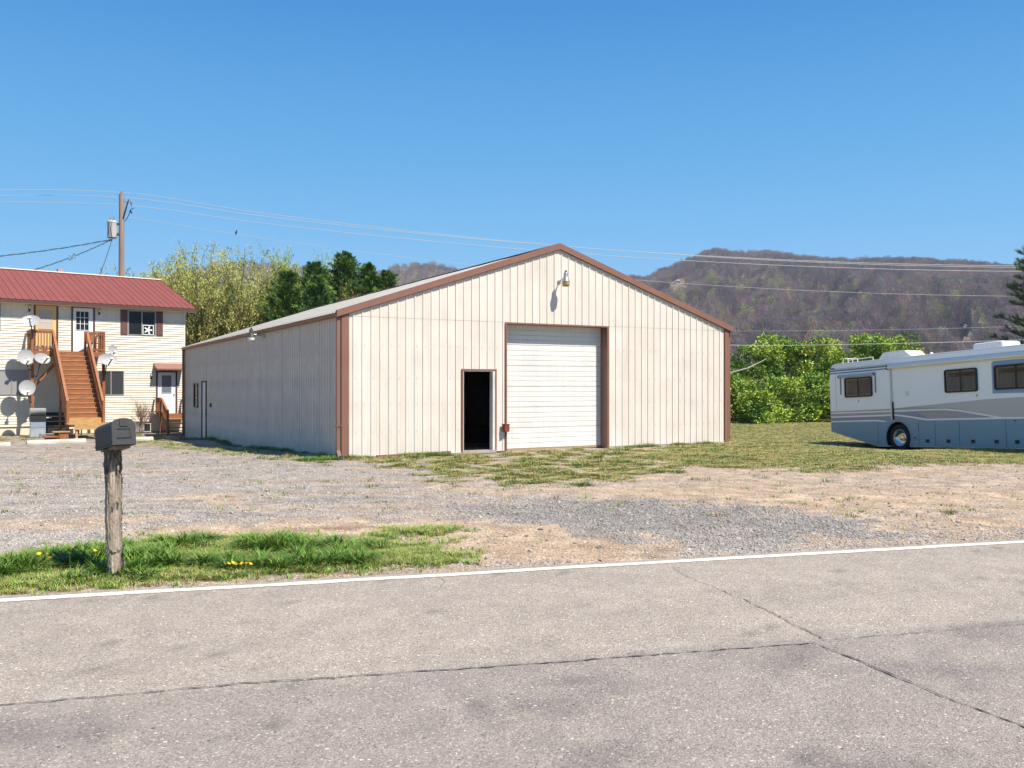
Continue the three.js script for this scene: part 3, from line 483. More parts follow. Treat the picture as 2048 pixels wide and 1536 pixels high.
  // windows
  const win = (t0, t1, y0, y1, label, cm, split = .5) => {
    const m = new MB(), f = .045; m.box(-t1, -t0, y0, y0 + f, -.02, .04).box(-t1, -t0, y1 - f, y1, -.02, .04).box(-t1, -t1 + f, y0 + f, y1 - f, -.02, .04).box(-t0 - f, -t0, y0 + f, y1 - f, -.02, .04); const c = -t1 + (t1 - t0) * split; m.box(c - .025, c + .025, y0 + f, y1 - f, -.018, .036);
    const w = m.build('window', H_.alu, house); w.userData = { label };
    new MB().box(-t1 + f, c - .025, y0 + f, y1 - f, .0, .012).build('pane', cm ?? M_.glass, w); new MB().box(c + .025, -t0 - f, y0 + f, y1 - f, .004, .016).build('pane', cm ?? M_.glass, w); return w;
  };
  const w1 = win(1.45, 2.77, 4.25, 5.47, 'upstairs window with a fan and brown shutters', null, .5);
  const fan = new MB(), fx = -1.82, fy0 = 4.53; fan.box(fx - .27, fx + .27, fy0 - .25, fy0 - .21, .02, .07).box(fx - .27, fx + .27, fy0 + .21, fy0 + .25, .02, .07).box(fx - .27, fx - .23, fy0 - .21, fy0 + .21, .02, .07).box(fx + .23, fx + .27, fy0 - .21, fy0 + .21, .02, .07); const fo = fan.build('box_fan', H_.frameW, w1);
  for (let i = 0; i < 5; i++) { const a = i * 1.2566; new MB().bar([fx + Math.cos(a) * .04, fy0 + Math.sin(a) * .04, .05], [fx + Math.cos(a) * .19, fy0 + Math.sin(a) * .19, .05], .1, .012, [0, 0, 1]); fan.bar([fx, fy0, .05], [fx + Math.cos(a) * .2, fy0 + Math.sin(a) * .2, .045], .075, .01, [0, 0, 1]); }
  fo.geometry = fan.geo();
  for (const [a, b] of [[2.79, 3.12], [1.1, 1.43]]) { const m = new MB(); m.box(-b, -a, 4.24, 5.48, .01, .04); for (const [p, q] of [[4.3, 4.78], [4.86, 5.42]]) m.box(-b + .06, -a - .06, p, q, .04, .052); m.build('shutter', H_.shutter, house); }
  win(2.95, 4.15, 1.30, 2.5, 'dark ground-floor window beside the stairs', mat([.05, .055, .06], .08)); win(7.1, 8.5, 1.34, 2.5, 'ground-floor window with drawn pale curtain', mat([.30, .30, .30], .25)); win(8.25, 9.5, 4.25, 5.47, 'upstairs window at the frame edge', null);
  new MB().box(-8.62, -8.27, 4.24, 5.48, .01, .04).build('shutter', H_.shutter, house);
  // porch lamps
  for (const [t, y] of [[7.09, 5.45], [4.09, 5.45], [1.66, 2.38]]) { const l = obj('porch_lamp', [cyl(.03, .05, .04, 8, T(-t, y, .09)), cyl(.045, .03, .03, 8, T(-t, y - .17, .09)), box(-t - .04, -t + .04, y - .28, y - .05, .02, .04), box(-t - .012, -t + .012, y - .01, y + .01, .03, .09)], H_.lamp, house); obj('lamp_glass', cyl(.042, .034, .14, 8, T(-t, y - .09, .09)), H_.lampG, l); }
  // awning over the ground-floor door
  const aw = new MB(); aw.quad([-1.56, 2.90, .03], [-.14, 2.90, .03], [-.12, 2.62, .62], [-1.58, 2.62, .62]).quad([-1.56, 2.875, .03], [-.14, 2.875, .03], [-.12, 2.595, .62], [-1.58, 2.595, .62]).quad([-1.58, 2.56, .62], [-.12, 2.56, .62], [-.12, 2.62, .62], [-1.58, 2.62, .62]).tri([-1.56, 2.9, .03], [-1.58, 2.62, .62], [-1.56, 2.62, .03]).tri([-.14, 2.9, .03], [-.12, 2.62, .62], [-.14, 2.62, .03]); aw.build('awning', mat([.27, .13, .105], .6), house);
}
// ---------------------------------------------------------------- outside staircase to the upper landing
{
  const g0 = -.52, s = thing('staircase', 'reddish wooden staircase climbing to the upper landing of the cream house', 'staircase', houseP(5.6, 0, 0).toArray(), HT_), X = t => 5.6 - t, FL = 3.34;
  const part = (n, f, m = H_.deck, par = s) => { const q = new MB(); f(q); return q.build(n, m, par); };
  // landing t 4.14..7.24, L .05..1.3
  for (let i = 0; i < 9; i++) part('deck_board', q => q.box(X(7.24), X(4.14), FL - .035, FL, .05 + i * .14, .05 + i * .14 + .132), H_.deckH);
  part('rim_joist', q => q.box(X(7.26), X(4.12), FL - .24, FL - .036, 1.29, 1.33), H_.deckH); part('rim_joist', q => q.box(X(7.26), X(7.22), FL - .24, FL - .036, .05, 1.29), H_.deckH); part('rim_joist', q => q.box(X(4.16), X(4.12), FL - .24, FL - .036, .05, 1.29), H_.deckH);
  for (const t of [7.19, 4.19]) part('post', q => q.box(X(t) - .06, X(t) + .06, g0 - .1, FL - .24, 1.16, 1.28));
  part('brace', q => q.bar([X(7.12), 1.75, 1.22], [X(6.0), FL - .26, 1.22], .05, .13)); part('brace', q => q.bar([X(7.2), 1.0, 1.14], [X(7.2), 1.6, .3], .05, .12));
  const rail = (t0, L0, y0, t1, L1, y1, n, h = .92) => {
    part('top_rail', q => q.bar([X(t0), y0 + h, L0], [X(t1), y1 + h, L1], .1, .04), H_.rail); part('rail', q => q.bar([X(t0), y0 + h - .08, L0], [X(t1), y1 + h - .08, L1], .04, .09)); part('bottom_rail', q => q.bar([X(t0), y0 + .1, L0], [X(t1), y1 + .1, L1], .04, .09));
    for (let i = 1; i < n; i++) { const k = i / n, x = X(t0 + (t1 - t0) * k), L = L0 + (L1 - L0) * k, y = y0 + (y1 - y0) * k; part('baluster', q => q.box(x - .02, x + .02, y + .02, y + h - .03, L - .02 + .03, L + .02 + .03)); }
  };
  rail(7.2, 1.27, FL, 6.36, 1.27, FL, 7); rail(5.0, 1.27, FL, 4.18, 1.27, FL, 7); rail(7.2, .1, FL, 7.2, 1.27, FL, 8); rail(4.18, .1, FL, 4.18, 1.27, FL, 8);
  for (const t of [7.2, 6.36, 5.0, 4.18]) part('rail_post', q => q.box(X(t) - .045, X(t) + .045, FL - .2, FL + .93, 1.22, 1.31));
  // flight: 15 risers down to the low platform
  const n = 15, y1 = .17, r = (FL - y1) / n, L1 = 1.34, run = 2.78 / n, ta = 4.95, tb = 6.32;
  for (let i = 1; i < n; i++) { const y = FL - i * r, L = L1 + (i - 1) * run; part('riser', q => q.box(X(tb), X(ta), y - .0, y + r - .035, L - .01, L + .012), H_.deckH); part('tread', q => q.box(X(tb), X(ta), y - .035, y, L - .005, L + run + .03), H_.tread); }
  for (const t of [tb + .03, ta - .03]) part('stringer', q => q.bar([X(t), FL - .22, 1.32], [X(t), y1 - .12, L1 + 2.78], .045, .28));
  rail(tb + .03, 1.34, FL, tb + .03, 4.1, y1, 18, .88); rail(ta - .03, 1.34, FL, ta - .03, 4.1, y1, 18, .88);
  for (const t of [tb + .04, ta - .04]) { part('newel_post', q => q.box(X(t) - .05, X(t) + .05, -.2, y1 + .95, 4.08, 4.18)); part('mid_post', q => q.box(X(t) - .045, X(t) + .045, g0 - .1, 1.9, 2.72, 2.81)); }
  // low platform of fresh boards
  for (let i = 0; i < 4; i++) part('platform_board', q => q.box(X(6.45), X(4.78), .10, .14, 4.0 + i * .15, 4.0 + i * .15 + .142), H_.fresh);
  part('platform_skirt', q => q.box(X(6.2), X(4.7), -.12, .10, 4.6, 4.64), H_.fresh); part('platform_riser', q => q.box(X(tb), X(ta), .14, .36, 4.05, 4.075), H_.fresh);
  for (const t of [6.1, 4.85]) part('platform_leg', q => q.box(X(t) - .05, X(t) + .05, g0 - .1, .1, 4.5, 4.59), H_.fresh);
  part('side_step', q => q.box(X(7.0), X(6.35), -.22, -.17, 4.15, 4.55), H_.fresh); part('side_step', q => q.box(X(7.35), X(6.8), -.42, -.36, 4.2, 4.65)); part('step_support', q => q.box(X(6.75), X(6.4), g0 - .1, -.22, 4.2, 4.5));
  part('step_support', q => q.box(X(7.28), X(6.88), g0 - .1, -.42, 4.25, 4.6), H_.brown);
}
// porch and steps of the ground-floor door
{
  const s = thing('porch_steps', 'small wooden porch with railings at the ground-floor door by the barn', 'steps', houseP(.9, 0, 0).toArray(), HT_), X = t => .9 - t, FL = .36, g0 = -.6;
  const part = (n, f, m = H_.deck) => { const q = new MB(); f(q); return q.build(n, m, s); };
  for (let i = 0; i < 7; i++) part('deck_board', q => q.box(X(1.55), X(.1), FL - .035, FL, .05 + i * .14, .05 + i * .14 + .132), H_.deckH);
  part('rim_joist', q => q.box(X(1.55), X(.1), FL - .22, FL - .036, 1.02, 1.06), H_.deckH);
  const rail = (t0, L0, y0, t1, L1, y1, n, h) => { part('top_rail', q => q.bar([X(t0), y0 + h, L0], [X(t1), y1 + h, L1], .09, .04), H_.rail); part('bottom_rail', q => q.bar([X(t0), y0 + .1, L0], [X(t1), y1 + .1, L1], .04, .08)); for (let i = 1; i < n; i++) { const k = i / n, x = X(t0 + (t1 - t0) * k), L = L0 + (L1 - L0) * k, y = y0 + (y1 - y0) * k; part('baluster', q => q.box(x - .02, x + .02, y, y + h - .02, L - .02, L + .02)); } };
  rail(1.5, .1, FL, 1.5, 1.0, FL, 6, .8); rail(.15, .1, FL, .15, 1.0, FL, 6, .8); rail(1.47, 1.05, FL - .02, 1.47, 1.95, -.25, 6, .8); rail(.3, 1.05, FL - .02, .3, 1.95, -.25, 6, .8);
  for (const [t, L, y] of [[1.5, 1.0, FL + .82], [.15, 1.0, FL + .82], [1.47, 1.97, .6], [.3, 1.97, .6]]) part('post', q => q.box(X(t) - .045, X(t) + .045, g0 - .1, y, L - .045, L + .045));
  for (let i = 1; i < 4; i++) part('tread', q => q.box(X(1.43), X(.34), FL - i * .21 - .035, FL - i * .21, 1.06 + (i - 1) * .27, 1.06 + (i - 1) * .27 + .29), H_.tread);
  for (const t of [1.4, .36]) part('stringer', q => q.bar([X(t), FL - .12, 1.06], [X(t), -.5, 1.95], .04, .2));
}
// ---------------------------------------------------------------- satellite dishes
{
  const grey = mat([.36, .36, .36], .55), arm = mat([.05, .05, .055], .5), body = mat([.75, .75, .74], .45);
  const dish = (label, t, y, L, w, h, yaw, tilt, foot) => {
    const p = houseP(t, y, L), o = thing('satellite_dish', label, 'satellite dish', p.toArray(), 0, 'satellite dishes on the stair posts');
    const Q = new THREE.Quaternion().setFromEuler(new THREE.Euler(tilt, yaw, 0, 'YXZ')), m4 = new THREE.Matrix4().compose(V(0, 0, 0), Q, V(1, 1, 1));
    const g = new THREE.SphereGeometry(1, 28, 8, 0, 6.2832, 0, .5); const k = Math.sin(.5); g.rotateX(-Math.PI / 2).translate(0, 0, 1); g.scale(w / 2 / k, h / 2 / k, w / 2 / k * .9); g.scale(1, 1, 1); g.applyMatrix4(m4); obj('reflector', g, grey, o);
    const a = V(0, -h * .45, .02).applyMatrix4(m4), b = V(0, -h * .38, w * .62).applyMatrix4(m4), q = new MB(); q.bar(a.toArray(), b.toArray(), .035, .05); q.build('feed_arm', arm, o);
    const l = new THREE.CylinderGeometry(.035, .045, .13, 10); l.rotateX(Math.PI / 2).applyMatrix4(T(0, -h * .32, w * .62)).applyMatrix4(m4); obj('receiver', [l, new RoundedBoxGeometry(.16, .07, .1, 2, .02).applyMatrix4(T(0, -h * .36, w * .66)).applyMatrix4(m4)], body, o);
    const back = V(0, -.05, -.09).applyMatrix4(m4), f = houseP(...foot).sub(p); const mm = new MB(); mm.limb([V(0, 0, 0), back, V((back.x + f.x) / 2, Math.min(back.y, f.y) - .03, (back.z + f.z) / 2), f], [.05, .035, .025, .025], 8); mm.build('mount', arm, o);
  };
  dish('grey satellite dish tilted up beside the tan upstairs door', 7.28, 4.62, 1.5, .78, .6, .35, -.62, [7.2, 4.1, 1.3]);
  dish('round satellite dish at the left of the landing post pair', 7.5, 3.02, 1.5, .68, .70, .75, -.25, [7.2, 2.5, 1.25]);
  dish('satellite dish slanting right beside the left landing post', 6.88, 2.95, 1.55, .72, .56, 1.0, -.5, [7.15, 2.2, 1.25]);
  dish('lowest satellite dish, half shaded, on the left landing post', 7.45, 1.66, 1.55, .66, .70, .55, -.2, [7.2, 1.05, 1.25]);
  dish('wide oval satellite dish on the right landing post', 4.12, 2.95, 1.6, .86, .60, .75, -.45, [4.19, 2.3, 1.25]);
  dish('smallest round satellite dish behind the right landing rail', 3.8, 3.45, 1.25, .44, .46, .8, -.2, [4.15, 3.1, 1.25]);
}
// ---------------------------------------------------------------- things standing before the house
{
  const P = (t, L) => { const p = houseP(t, 0, L); return [p.x, groundY(p.x, -p.z), p.z]; };
  const gx = [-21.0, groundY(-21.0, 39.3), -39.3], b = thing('barbecue_grill', 'silver-lidded barbecue grill with pale cabinet beside the staircase', 'grill', gx, .55);
  const cab = mat([.42, .47, .54], .5, { map: dustyMap }), lidM = mat([.55, .56, .57], .4, { metalness: .3 });
  new MB().box(-.30, .30, .04, .72, -.25, .25).build('cabinet', cab, b); new MB().box(-.29, .29, .45, .70, .25, .262).build('door_panel', mat([.26, .31, .38], .5), b); new MB().box(-.32, .32, .72, .98, -.27, .28).build('firebox', M_.black, b);
  const lid = new THREE.CylinderGeometry(.29, .29, .62, 24, 1, false, 0, Math.PI); lid.rotateZ(Math.PI / 2).rotateX(Math.PI); lid.scale(1, 1.1, 1); lid.computeBoundingBox(); lid.translate(0, .98 - Math.min(0, lid.boundingBox.min.y), 0); const lo = obj('lid', lid, lidM, b); new MB().bar([-.05, 1.09, .32], [.28, 1.09, .32], .03, .03).build('handle', M_.black, lo);
  new MB().box(.32, .55, .86, .90, -.2, .2).build('side_shelf', M_.whiteD, b); for (const s of [-1, 1]) new MB().box(s * .26 - .03, s * .26 + .03, -.01, .04, -.22, .22).build('foot', M_.black, b);
  const ap = P(2.35, .55), ac = thing('window_air_conditioner', 'pale air conditioner unit on the ground below the cream wall', 'air conditioner', ap, HT_);
  new MB().box(-.45, .45, .04, .5, -.2, .22).build('case', M_.whiteD, ac); new MB().box(.14, .42, .08, .44, .22, .226).build('opening', M_.black, ac); for (let i = 0; i < 9; i++) new MB().box(-.42, .1, .09 + i * .042, .11 + i * .042, .22, .232).build('louvre', M_.whiteD, ac); new MB().box(-.47, .47, .5, .525, -.22, .24).build('lid', M_.black, ac); new MB().box(-.4, .4, -.03, .04, -.15, .18).build('base', M_.dark, ac);
  const bp = P(5.9, .9), bn = thing('storage_bench', 'dark bench stored in the shade under the staircase', 'bench', bp, HT_);
  for (let i = 0; i < 3; i++) new MB().box(-.75, .85, .45 + i * .22, .62 + i * .22, -.3 - i * .03, -.26 - i * .03).build('back_slat', mat([.05, .045, .04], .8), bn); for (let i = 0; i < 3; i++) new MB().box(-.75, .85, .38, .41, -.24 + i * .16, -.1 + i * .16).build('seat_slat', mat([.055, .05, .045], .8), bn); for (const x of [-.7, .76]) new MB().box(x, x + .05, -.02, 1.06, -.36, -.3).box(x, x + .05, -.02, .38, .16, .22).build('leg', M_.dark, bn);
  const rp = P(6.35, 2.3), rb = thing('red_bucket', 'small red bucket in the shade left of the stairs', 'bucket', rp, 0); obj('pail', new THREE.LatheGeometry([[.001, .02], [.11, .02], [.15, .32], [.16, .32], [.16, .335], [.14, .335], [.10, .04]].map(p => new THREE.Vector2(...p)), 20), mat([.35, .02, .03], .5), rb); obj('bail', new THREE.TorusGeometry(.15, .008, 6, 20, Math.PI).translate(0, .33, 0), M_.galv, rb);
  const bk = P(6.95, 3.2), bw = thing('board_pile', 'short pile of grey scrap boards between grill and stairs', 'boards', bk, HT_ + .3); for (let i = 0; i < 4; i++) new MB().bar([-.35, .05 + i * .05, -.05 + i * .03], [.4, .03 + i * .05, .1 - i * .05], .1, .03).build('board', i % 2 ? mat([.5, .48, .44], .9, { map: woodMapH }) : mat([.3, .26, .22], .9, { map: woodMapH }), bw);
  // planter on the landing
  const lp = houseP(6.6, 3.345, .75), pl = thing('flower_pots', 'white flower pots standing behind the left landing rail', 'pots', lp.toArray(), HT_); for (let i = 0; i < 3; i++) { obj('pot', new THREE.LatheGeometry([[.001, 0], [.08, 0], [.12, .22], [.13, .22], [.13, .25], [.1, .25], [.09, .2], [.001, .2]].map(p => new THREE.Vector2(...p)), 16).translate(-.32 + i * .3, 0, .1), mat([.75, .74, .72], .5), pl); }
  const ch = houseP(4.55, 3.345, .7), cr = thing('patio_chair', 'dark patio chair behind the right landing rail', 'chair', ch.toArray(), HT_ + .4); const cm = mat([.03, .03, .03], .6); new MB().box(-.22, .22, .40, .44, -.22, .22).build('seat', cm, cr); new MB().box(-.22, .22, .44, .85, -.24, -.21).build('backrest', mat([.3, .15, .06], .7), cr); for (const [x, z] of [[-.2, -.2], [.2, -.2], [-.2, .2], [.2, .2]]) new MB().box(x - .02, x + .02, 0, .4, z - .02, z + .02).build('leg', cm, cr);
  // parking stops
  const stopM = mat([.72, .69, .62], .9, { map: dustyMap, bumpMap: soilBump, bumpScale: .006 });
  const stop = (label, x, d, len) => { const t = thing('parking_stop', label, 'parking stop', [x, groundY(x, d), -d], HT_, 'concrete wheel stops'); const sh = new THREE.Shape([[-.09, -.02], [.09, -.02], [.09, .06], [.055, .13], [-.055, .13], [-.09, .06]].map(p => new THREE.Vector2(...p))), g = new THREE.ExtrudeGeometry(sh, { depth: len, bevelEnabled: true, bevelSize: .012, bevelThickness: .012, bevelSegments: 1 }).rotateY(Math.PI / 2); obj('kerb', g, stopM, t); for (const k of [.3, len - .3]) obj('anchor_bolt', cyl(.015, .015, .02, 8, T(k, .142, 0)), M_.galv, t); };
  stop('white concrete wheel stop cut off at the left frame edge', -20.2, 32.2, 1.75); stop('white concrete wheel stop in front of the grill and stairs', -18.75, 34.3, 2.1); stop('white concrete wheel stop just behind the mailbox', -16.6, 35.9, 2.0);
}
// ---------------------------------------------------------------- mailbox on a log post
{
  const X = -3.655, D = 8.2, gy = groundY(X, D), t = thing('mailbox', 'dark grey rural mailbox on a rough bark-stripped log post by the road', 'mailbox', [X, gy, -D], 0);
  // post: rough log, bark low on the sides; dark bark on top paints in the box shadow
  const n = 56, h = 170, H = 1.245, pos = [], col = [], ix = [], uv = [];
  for (let j = 0; j <= h; j++) for (let i = 0; i <= n; i++) {
    const a = i / n * 6.2832, y = j / h * H - .06, ca = Math.cos(a), sa = Math.sin(a), N = (f, g, o) => fbm(ca * f + o, sa * f + y * g, 4), N3 = (f, g, o) => noise(ca * f + o + sa * 1.7 * f, y * g + sa * f * .6);
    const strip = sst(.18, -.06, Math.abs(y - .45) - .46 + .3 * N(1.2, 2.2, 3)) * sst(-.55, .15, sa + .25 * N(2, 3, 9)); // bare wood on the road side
    const fiss = Math.pow(Math.abs(N3(3.2, 3.1, 2)), .6), chips = N(5, 9, 20);
    let r = .062 + .006 * N(1.5, 1.4, 0) + (1 - strip) * (.018 * fiss + .014 * chips) + strip * .0035 * N3(7, 1.1, 5) + strip * .005 * chips;
    const led = sst(.004, -.004, y - (.245 + .02 * N3(2, 0, 8))); r -= led * strip * .014; // ledge where a slab broke away
    const grv = Math.max(0, .16 - Math.abs(noise(ca * 2.6 + sa * 1.9 + 50, y * 1.5 + ca))) / .16; r -= strip * .009 * grv * grv; const bk = Math.max(0, .2 - Math.abs(noise(ca * 3 + 9, y * 7 + sa * 4))) / .2; r -= (1 - strip) * .010 * bk;
    r *= 1 + .06 * (1 - y / H);
    pos.push(ca * r + .012 * (y / H - .5) * -1, y, sa * r); uv.push(i / n * .4, y);
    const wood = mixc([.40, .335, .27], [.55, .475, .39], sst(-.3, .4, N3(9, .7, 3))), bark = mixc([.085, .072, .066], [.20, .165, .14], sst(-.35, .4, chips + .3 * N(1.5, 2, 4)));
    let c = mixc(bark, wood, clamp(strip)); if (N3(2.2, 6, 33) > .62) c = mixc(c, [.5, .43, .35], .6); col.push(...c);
    if (i < n && j < h) { const o = j * (n + 1) + i; ix.push(o, o + n + 1, o + n + 2, o, o + n + 2, o + 1); }
  }
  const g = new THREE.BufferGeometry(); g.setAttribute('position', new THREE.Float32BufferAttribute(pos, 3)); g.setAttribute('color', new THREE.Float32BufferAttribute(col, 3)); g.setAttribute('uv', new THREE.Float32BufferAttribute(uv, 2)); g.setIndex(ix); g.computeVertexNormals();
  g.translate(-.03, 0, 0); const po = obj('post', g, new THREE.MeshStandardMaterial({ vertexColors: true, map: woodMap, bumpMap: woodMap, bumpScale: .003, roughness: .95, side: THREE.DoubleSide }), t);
  reseed(91); const flakeM = mat([.30, .25, .20], .95, { map: woodMap }); // curled bark flakes
  for (let i = 0; i < 26; i++) { const a = rr(0, 6.28), y = rr(.05, 1.1), c = Math.cos(a), s = Math.sin(a), q = new MB(), r = .075, w = rr(.008, .02), l = rr(.02, .06), o = rr(.004, .014); q.quad([c * r - s * w, y, s * r + c * w], [c * r + s * w, y, s * r - c * w], [c * (r + o) + s * w * .6, y - l, s * (r + o) - c * w * .6], [c * (r + o) - s * w * .7, y - l * .9, s * (r + o) + c * w * .7]); q.build('bark_flake', flakeM, po); }
  // box: moulded plastic, arched top, slightly nose-up and turned
  const shp = (w, hh, k) => { const s = new THREE.Shape(); s.moveTo(-w, 0); s.lineTo(w, 0); s.lineTo(w, hh * .70); s.bezierCurveTo(w, hh * .93, w * .55, hh, 0, hh); s.bezierCurveTo(-w * .55, hh, -w, hh * .93, -w, hh * .70); s.lineTo(-w, 0); return s; };
  const plast = mat([.030, .029, .029], .6, { bumpMap: soilBump, bumpScale: .0008 }), place = new THREE.Matrix4().makeRotationFromEuler(new THREE.Euler(-.155, .73, .0, 'YXZ')).setPosition(0, 1.205, 0);
  const ex = (s, z0, d, b) => new THREE.ExtrudeGeometry(s, { depth: d, bevelEnabled: true, bevelSize: b, bevelThickness: b, bevelSegments: 3, curveSegments: 16 }).translate(0, 0, z0).applyMatrix4(place);
  obj('box', ex(shp(.095, .225), -.26, .46, .008), plast, t);
  const dr = obj('door', ex(shp(.1, .235), .205, .012, .006).applyMatrix4(new THREE.Matrix4()), mat([.036, .036, .038], .55, { bumpMap: soilBump, bumpScale: .0008 }), t);
  const rel = q => q.geo().applyMatrix4(place);
  obj('door_tab', rel(new MB().box(-.035, .035, .165, .228, .222, .231)), plast, dr); obj('door_ridge', rel(new MB().box(-.055, .06, .14, .147, .222, .230).box(.053, .06, .07, .14, .222, .230)), plast, dr); obj('door_ridge', rel(new MB().box(-.062, .066, .06, .068, .222, .231)), plast, dr);
  obj('hinge_rail', rel(new MB().box(-.112, -.100, .012, .03, -.25, .2)), plast, t); obj('base_plate', rel(new MB().box(-.075, .075, -.03, -.004, -.2, .15)), flakeM, t);
}
// ---------------------------------------------------------------- motorhome. Local x rear -> front, z = 0 the visible side, ground at y = 0
{
  const px = 12.08, D = 33.5, t = thing('motorhome', 'white and blue motorhome with grey swoosh stripes parked on the grass', 'motorhome', [px, -.656, -D], 0);
  t.rotation.set(0, -1.2121, .0501, 'YXZ');
  const W = 2.5, LN = 11.2;
  // painted side: stripes and swooshes
  const cw = 2048, chh = 640, cv = document.createElement('canvas'); cv.width = cw; cv.height = chh; const k = cv.getContext('2d'), U = x => x / 12 * cw, Y = y => chh - y / 3.4 * chh;
  const poly = (c, pts) => { k.fillStyle = c; k.beginPath(); pts.forEach(([x, y], i) => i ? k.lineTo(U(x), Y(y)) : k.moveTo(U(x), Y(y))); k.closePath(); k.fill(); };
  const wht = '#faf9f7', blue = '#6697ac', slate = '#7f8fa2', grey = '#a5a2a2', pale = '#c2beb8', line = '#f4f2ee';
  k.fillStyle = wht; k.fillRect(0, 0, cw, chh); poly(blue, [[-1, 0], [13, 0], [13, 1.06], [4.7, 1.06], [3.9, 1.10], [2.9, 1.03], [-1, 1.03]]);
  poly(grey, [[-1, 1.43], [2.9, 1.46], [5, 1.56], [7, 1.66], [8.2, 1.68], [12, 1.5], [13, 1.4], [13, 1.06], [-1, 1.03]]); poly(pale, [[4, 1.49], [5, 1.56], [7, 1.66], [8.2, 1.68], [12, 1.5], [13, 1.4], [13, 1.08], [7.4, 1.08], [6.4, 1.28], [5.6, 1.43]]);
  poly(slate, [[-1, 1.18], [2.6, 1.2], [3.4, 1.22], [4.3, 1.06], [-1, 1.03]]); poly(slate, [[3.2, 1.32], [5.0, 1.36], [5.8, 1.30], [7.1, 1.09], [4.6, 1.09], [3.9, 1.2], [3.1, 1.28]].map(p => p));
  poly(grey, [[4.2, 1.31], [5.2, 1.35], [5.9, 1.28], [7.0, 1.1], [4.7, 1.1]]);
  const stroke = (pts, w) => { k.strokeStyle = line; k.lineWidth = w / 3.4 * chh; k.beginPath(); pts.forEach(([x, y], i) => i ? k.lineTo(U(x), Y(y)) : k.moveTo(U(x), Y(y))); k.stroke(); };
  stroke([[-1, 1.37], [2.8, 1.38], [4.4, 1.39], [5.4, 1.385], [5.9, 1.33], [7.5, 1.07], [13, 1.07]], .05); stroke([[-1, 1.22], [2.2, 1.24], [3.2, 1.25], [3.9, 1.17], [4.6, 1.07], [13, 1.07]], .055); stroke([[-1, 1.05], [1.6, 1.07], [2.4, 1.07], [2.75, 1.03]], .045);
  poly('#7f9fc2', [[7.16, 1.82], [7.16, 2.74], [7.24, 2.80], [13, 2.80], [13, 1.6], [9.5, 1.72], [8.2, 1.80]]);
  const side = new THREE.CanvasTexture(cv); side.colorSpace = THREE.SRGBColorSpace; side.repeat.set(1 / 12, 1 / 3.4); side.wrapS = side.wrapT = THREE.ClampToEdgeWrapping; side.magFilter = THREE.LinearFilter;
  const paint = new THREE.MeshPhysicalMaterial({ map: side, roughness: .38, clearcoat: .5, clearcoatRoughness: .15, side: THREE.DoubleSide }), whiteM = mat([.84, .83, .81], .4, { map: paintMap }), blueM = mat([.11, .2, .33], .4);
  const s = new THREE.Shape(), wx = 3.32, wr = .585, fx = 9.6, yb = .18;
  s.moveTo(0, .70); s.lineTo(2.34, yb); s.lineTo(wx - wr, yb); s.absarc(wx, .46, wr, Math.PI + .5, -.5, true); s.lineTo(wx + wr, yb); s.lineTo(fx - wr, yb); s.absarc(fx, .46, wr, Math.PI + .5, -.5, true); s.lineTo(fx + wr, yb); s.lineTo(LN, .3); s.lineTo(LN + .25, 1.3); s.lineTo(LN - .1, 2.9); s.lineTo(LN - .4, 3.19); s.lineTo(.28, 3.19); s.quadraticCurveTo(.1, 3.17, .05, 3.0); s.lineTo(0, 2.6); s.lineTo(0, .70);
  const rrect = (x0, x1, y0, y1, r) => { const q = new THREE.Shape(); q.moveTo(x0 + r, y0); q.lineTo(x1 - r, y0); q.quadraticCurveTo(x1, y0, x1, y0 + r); q.lineTo(x1, y1 - r); q.quadraticCurveTo(x1, y1, x1 - r, y1); q.lineTo(x0 + r, y1); q.quadraticCurveTo(x0, y1, x0, y1 - r); q.lineTo(x0, y0 + r); q.quadraticCurveTo(x0, y0, x0 + r, y0); return q; };
  const WIN = [[.82, 2.2, 1.93, 2.65, 1], [5.4, 6.65, 1.91, 2.65, 0], [7.26, 8.75, 1.92, 2.66, 0]];
  for (const [x0, x1, y0, y1] of WIN) s.holes.push(rrect(x0 + .07, x1 - .07, y0 + .07, y1 - .07, .04));
  const g = new THREE.ExtrudeGeometry(s, { depth: W - .06, bevelEnabled: true, bevelSize: .03, bevelThickness: .03, bevelSegments: 2, curveSegments: 20 }).translate(0, 0, -W + .03);
  const body = obj('body', g, [paint, whiteM], t);
  new MB().box(2.4, LN - .4, .3, 1.0, -W + .45, -.55).build('underbody', M_.black, t);
  for (const xw of [wx, fx]) { const q = new MB(); for (let i = 0; i < 24; i++) { const a0 = -.5 + i / 24 * (Math.PI + 1), a1 = -.5 + (i + 1) / 24 * (Math.PI + 1), p = (a, z) => [xw + Math.cos(a) * (wr - .035), .46 + Math.sin(a) * (wr - .035), z]; q.quad(p(a0, -.01), p(a1, -.01), p(a1, -.6), p(a0, -.6)); } q.build('wheel_well', M_.black, t); }
  const onSide = (q, n, m, par = t) => q.build(n, m, par);
  // roof rail, rear gutter band
  new MB().box(.14, LN - .3, 2.985, 3.03, .0, .02).build('roof_trim', mat([.6, .61, .63], .4), t); new MB().box(.05, 3.0, 2.93, 2.975, .0, .014).build('blue_stripe', blueM, t); new MB().box(.03, 3.0, 2.84, 2.885, .0, .012).build('blue_stripe', mat([.16, .27, .42], .4), t);
  // windows with dark frames and curtains
  const tint = new THREE.MeshPhysicalMaterial({ color: lin(.42, .41, .40), transmission: 1, thickness: 0, roughness: .03, side: THREE.DoubleSide });
  const cur = mat([.52, .50, .48], .95);
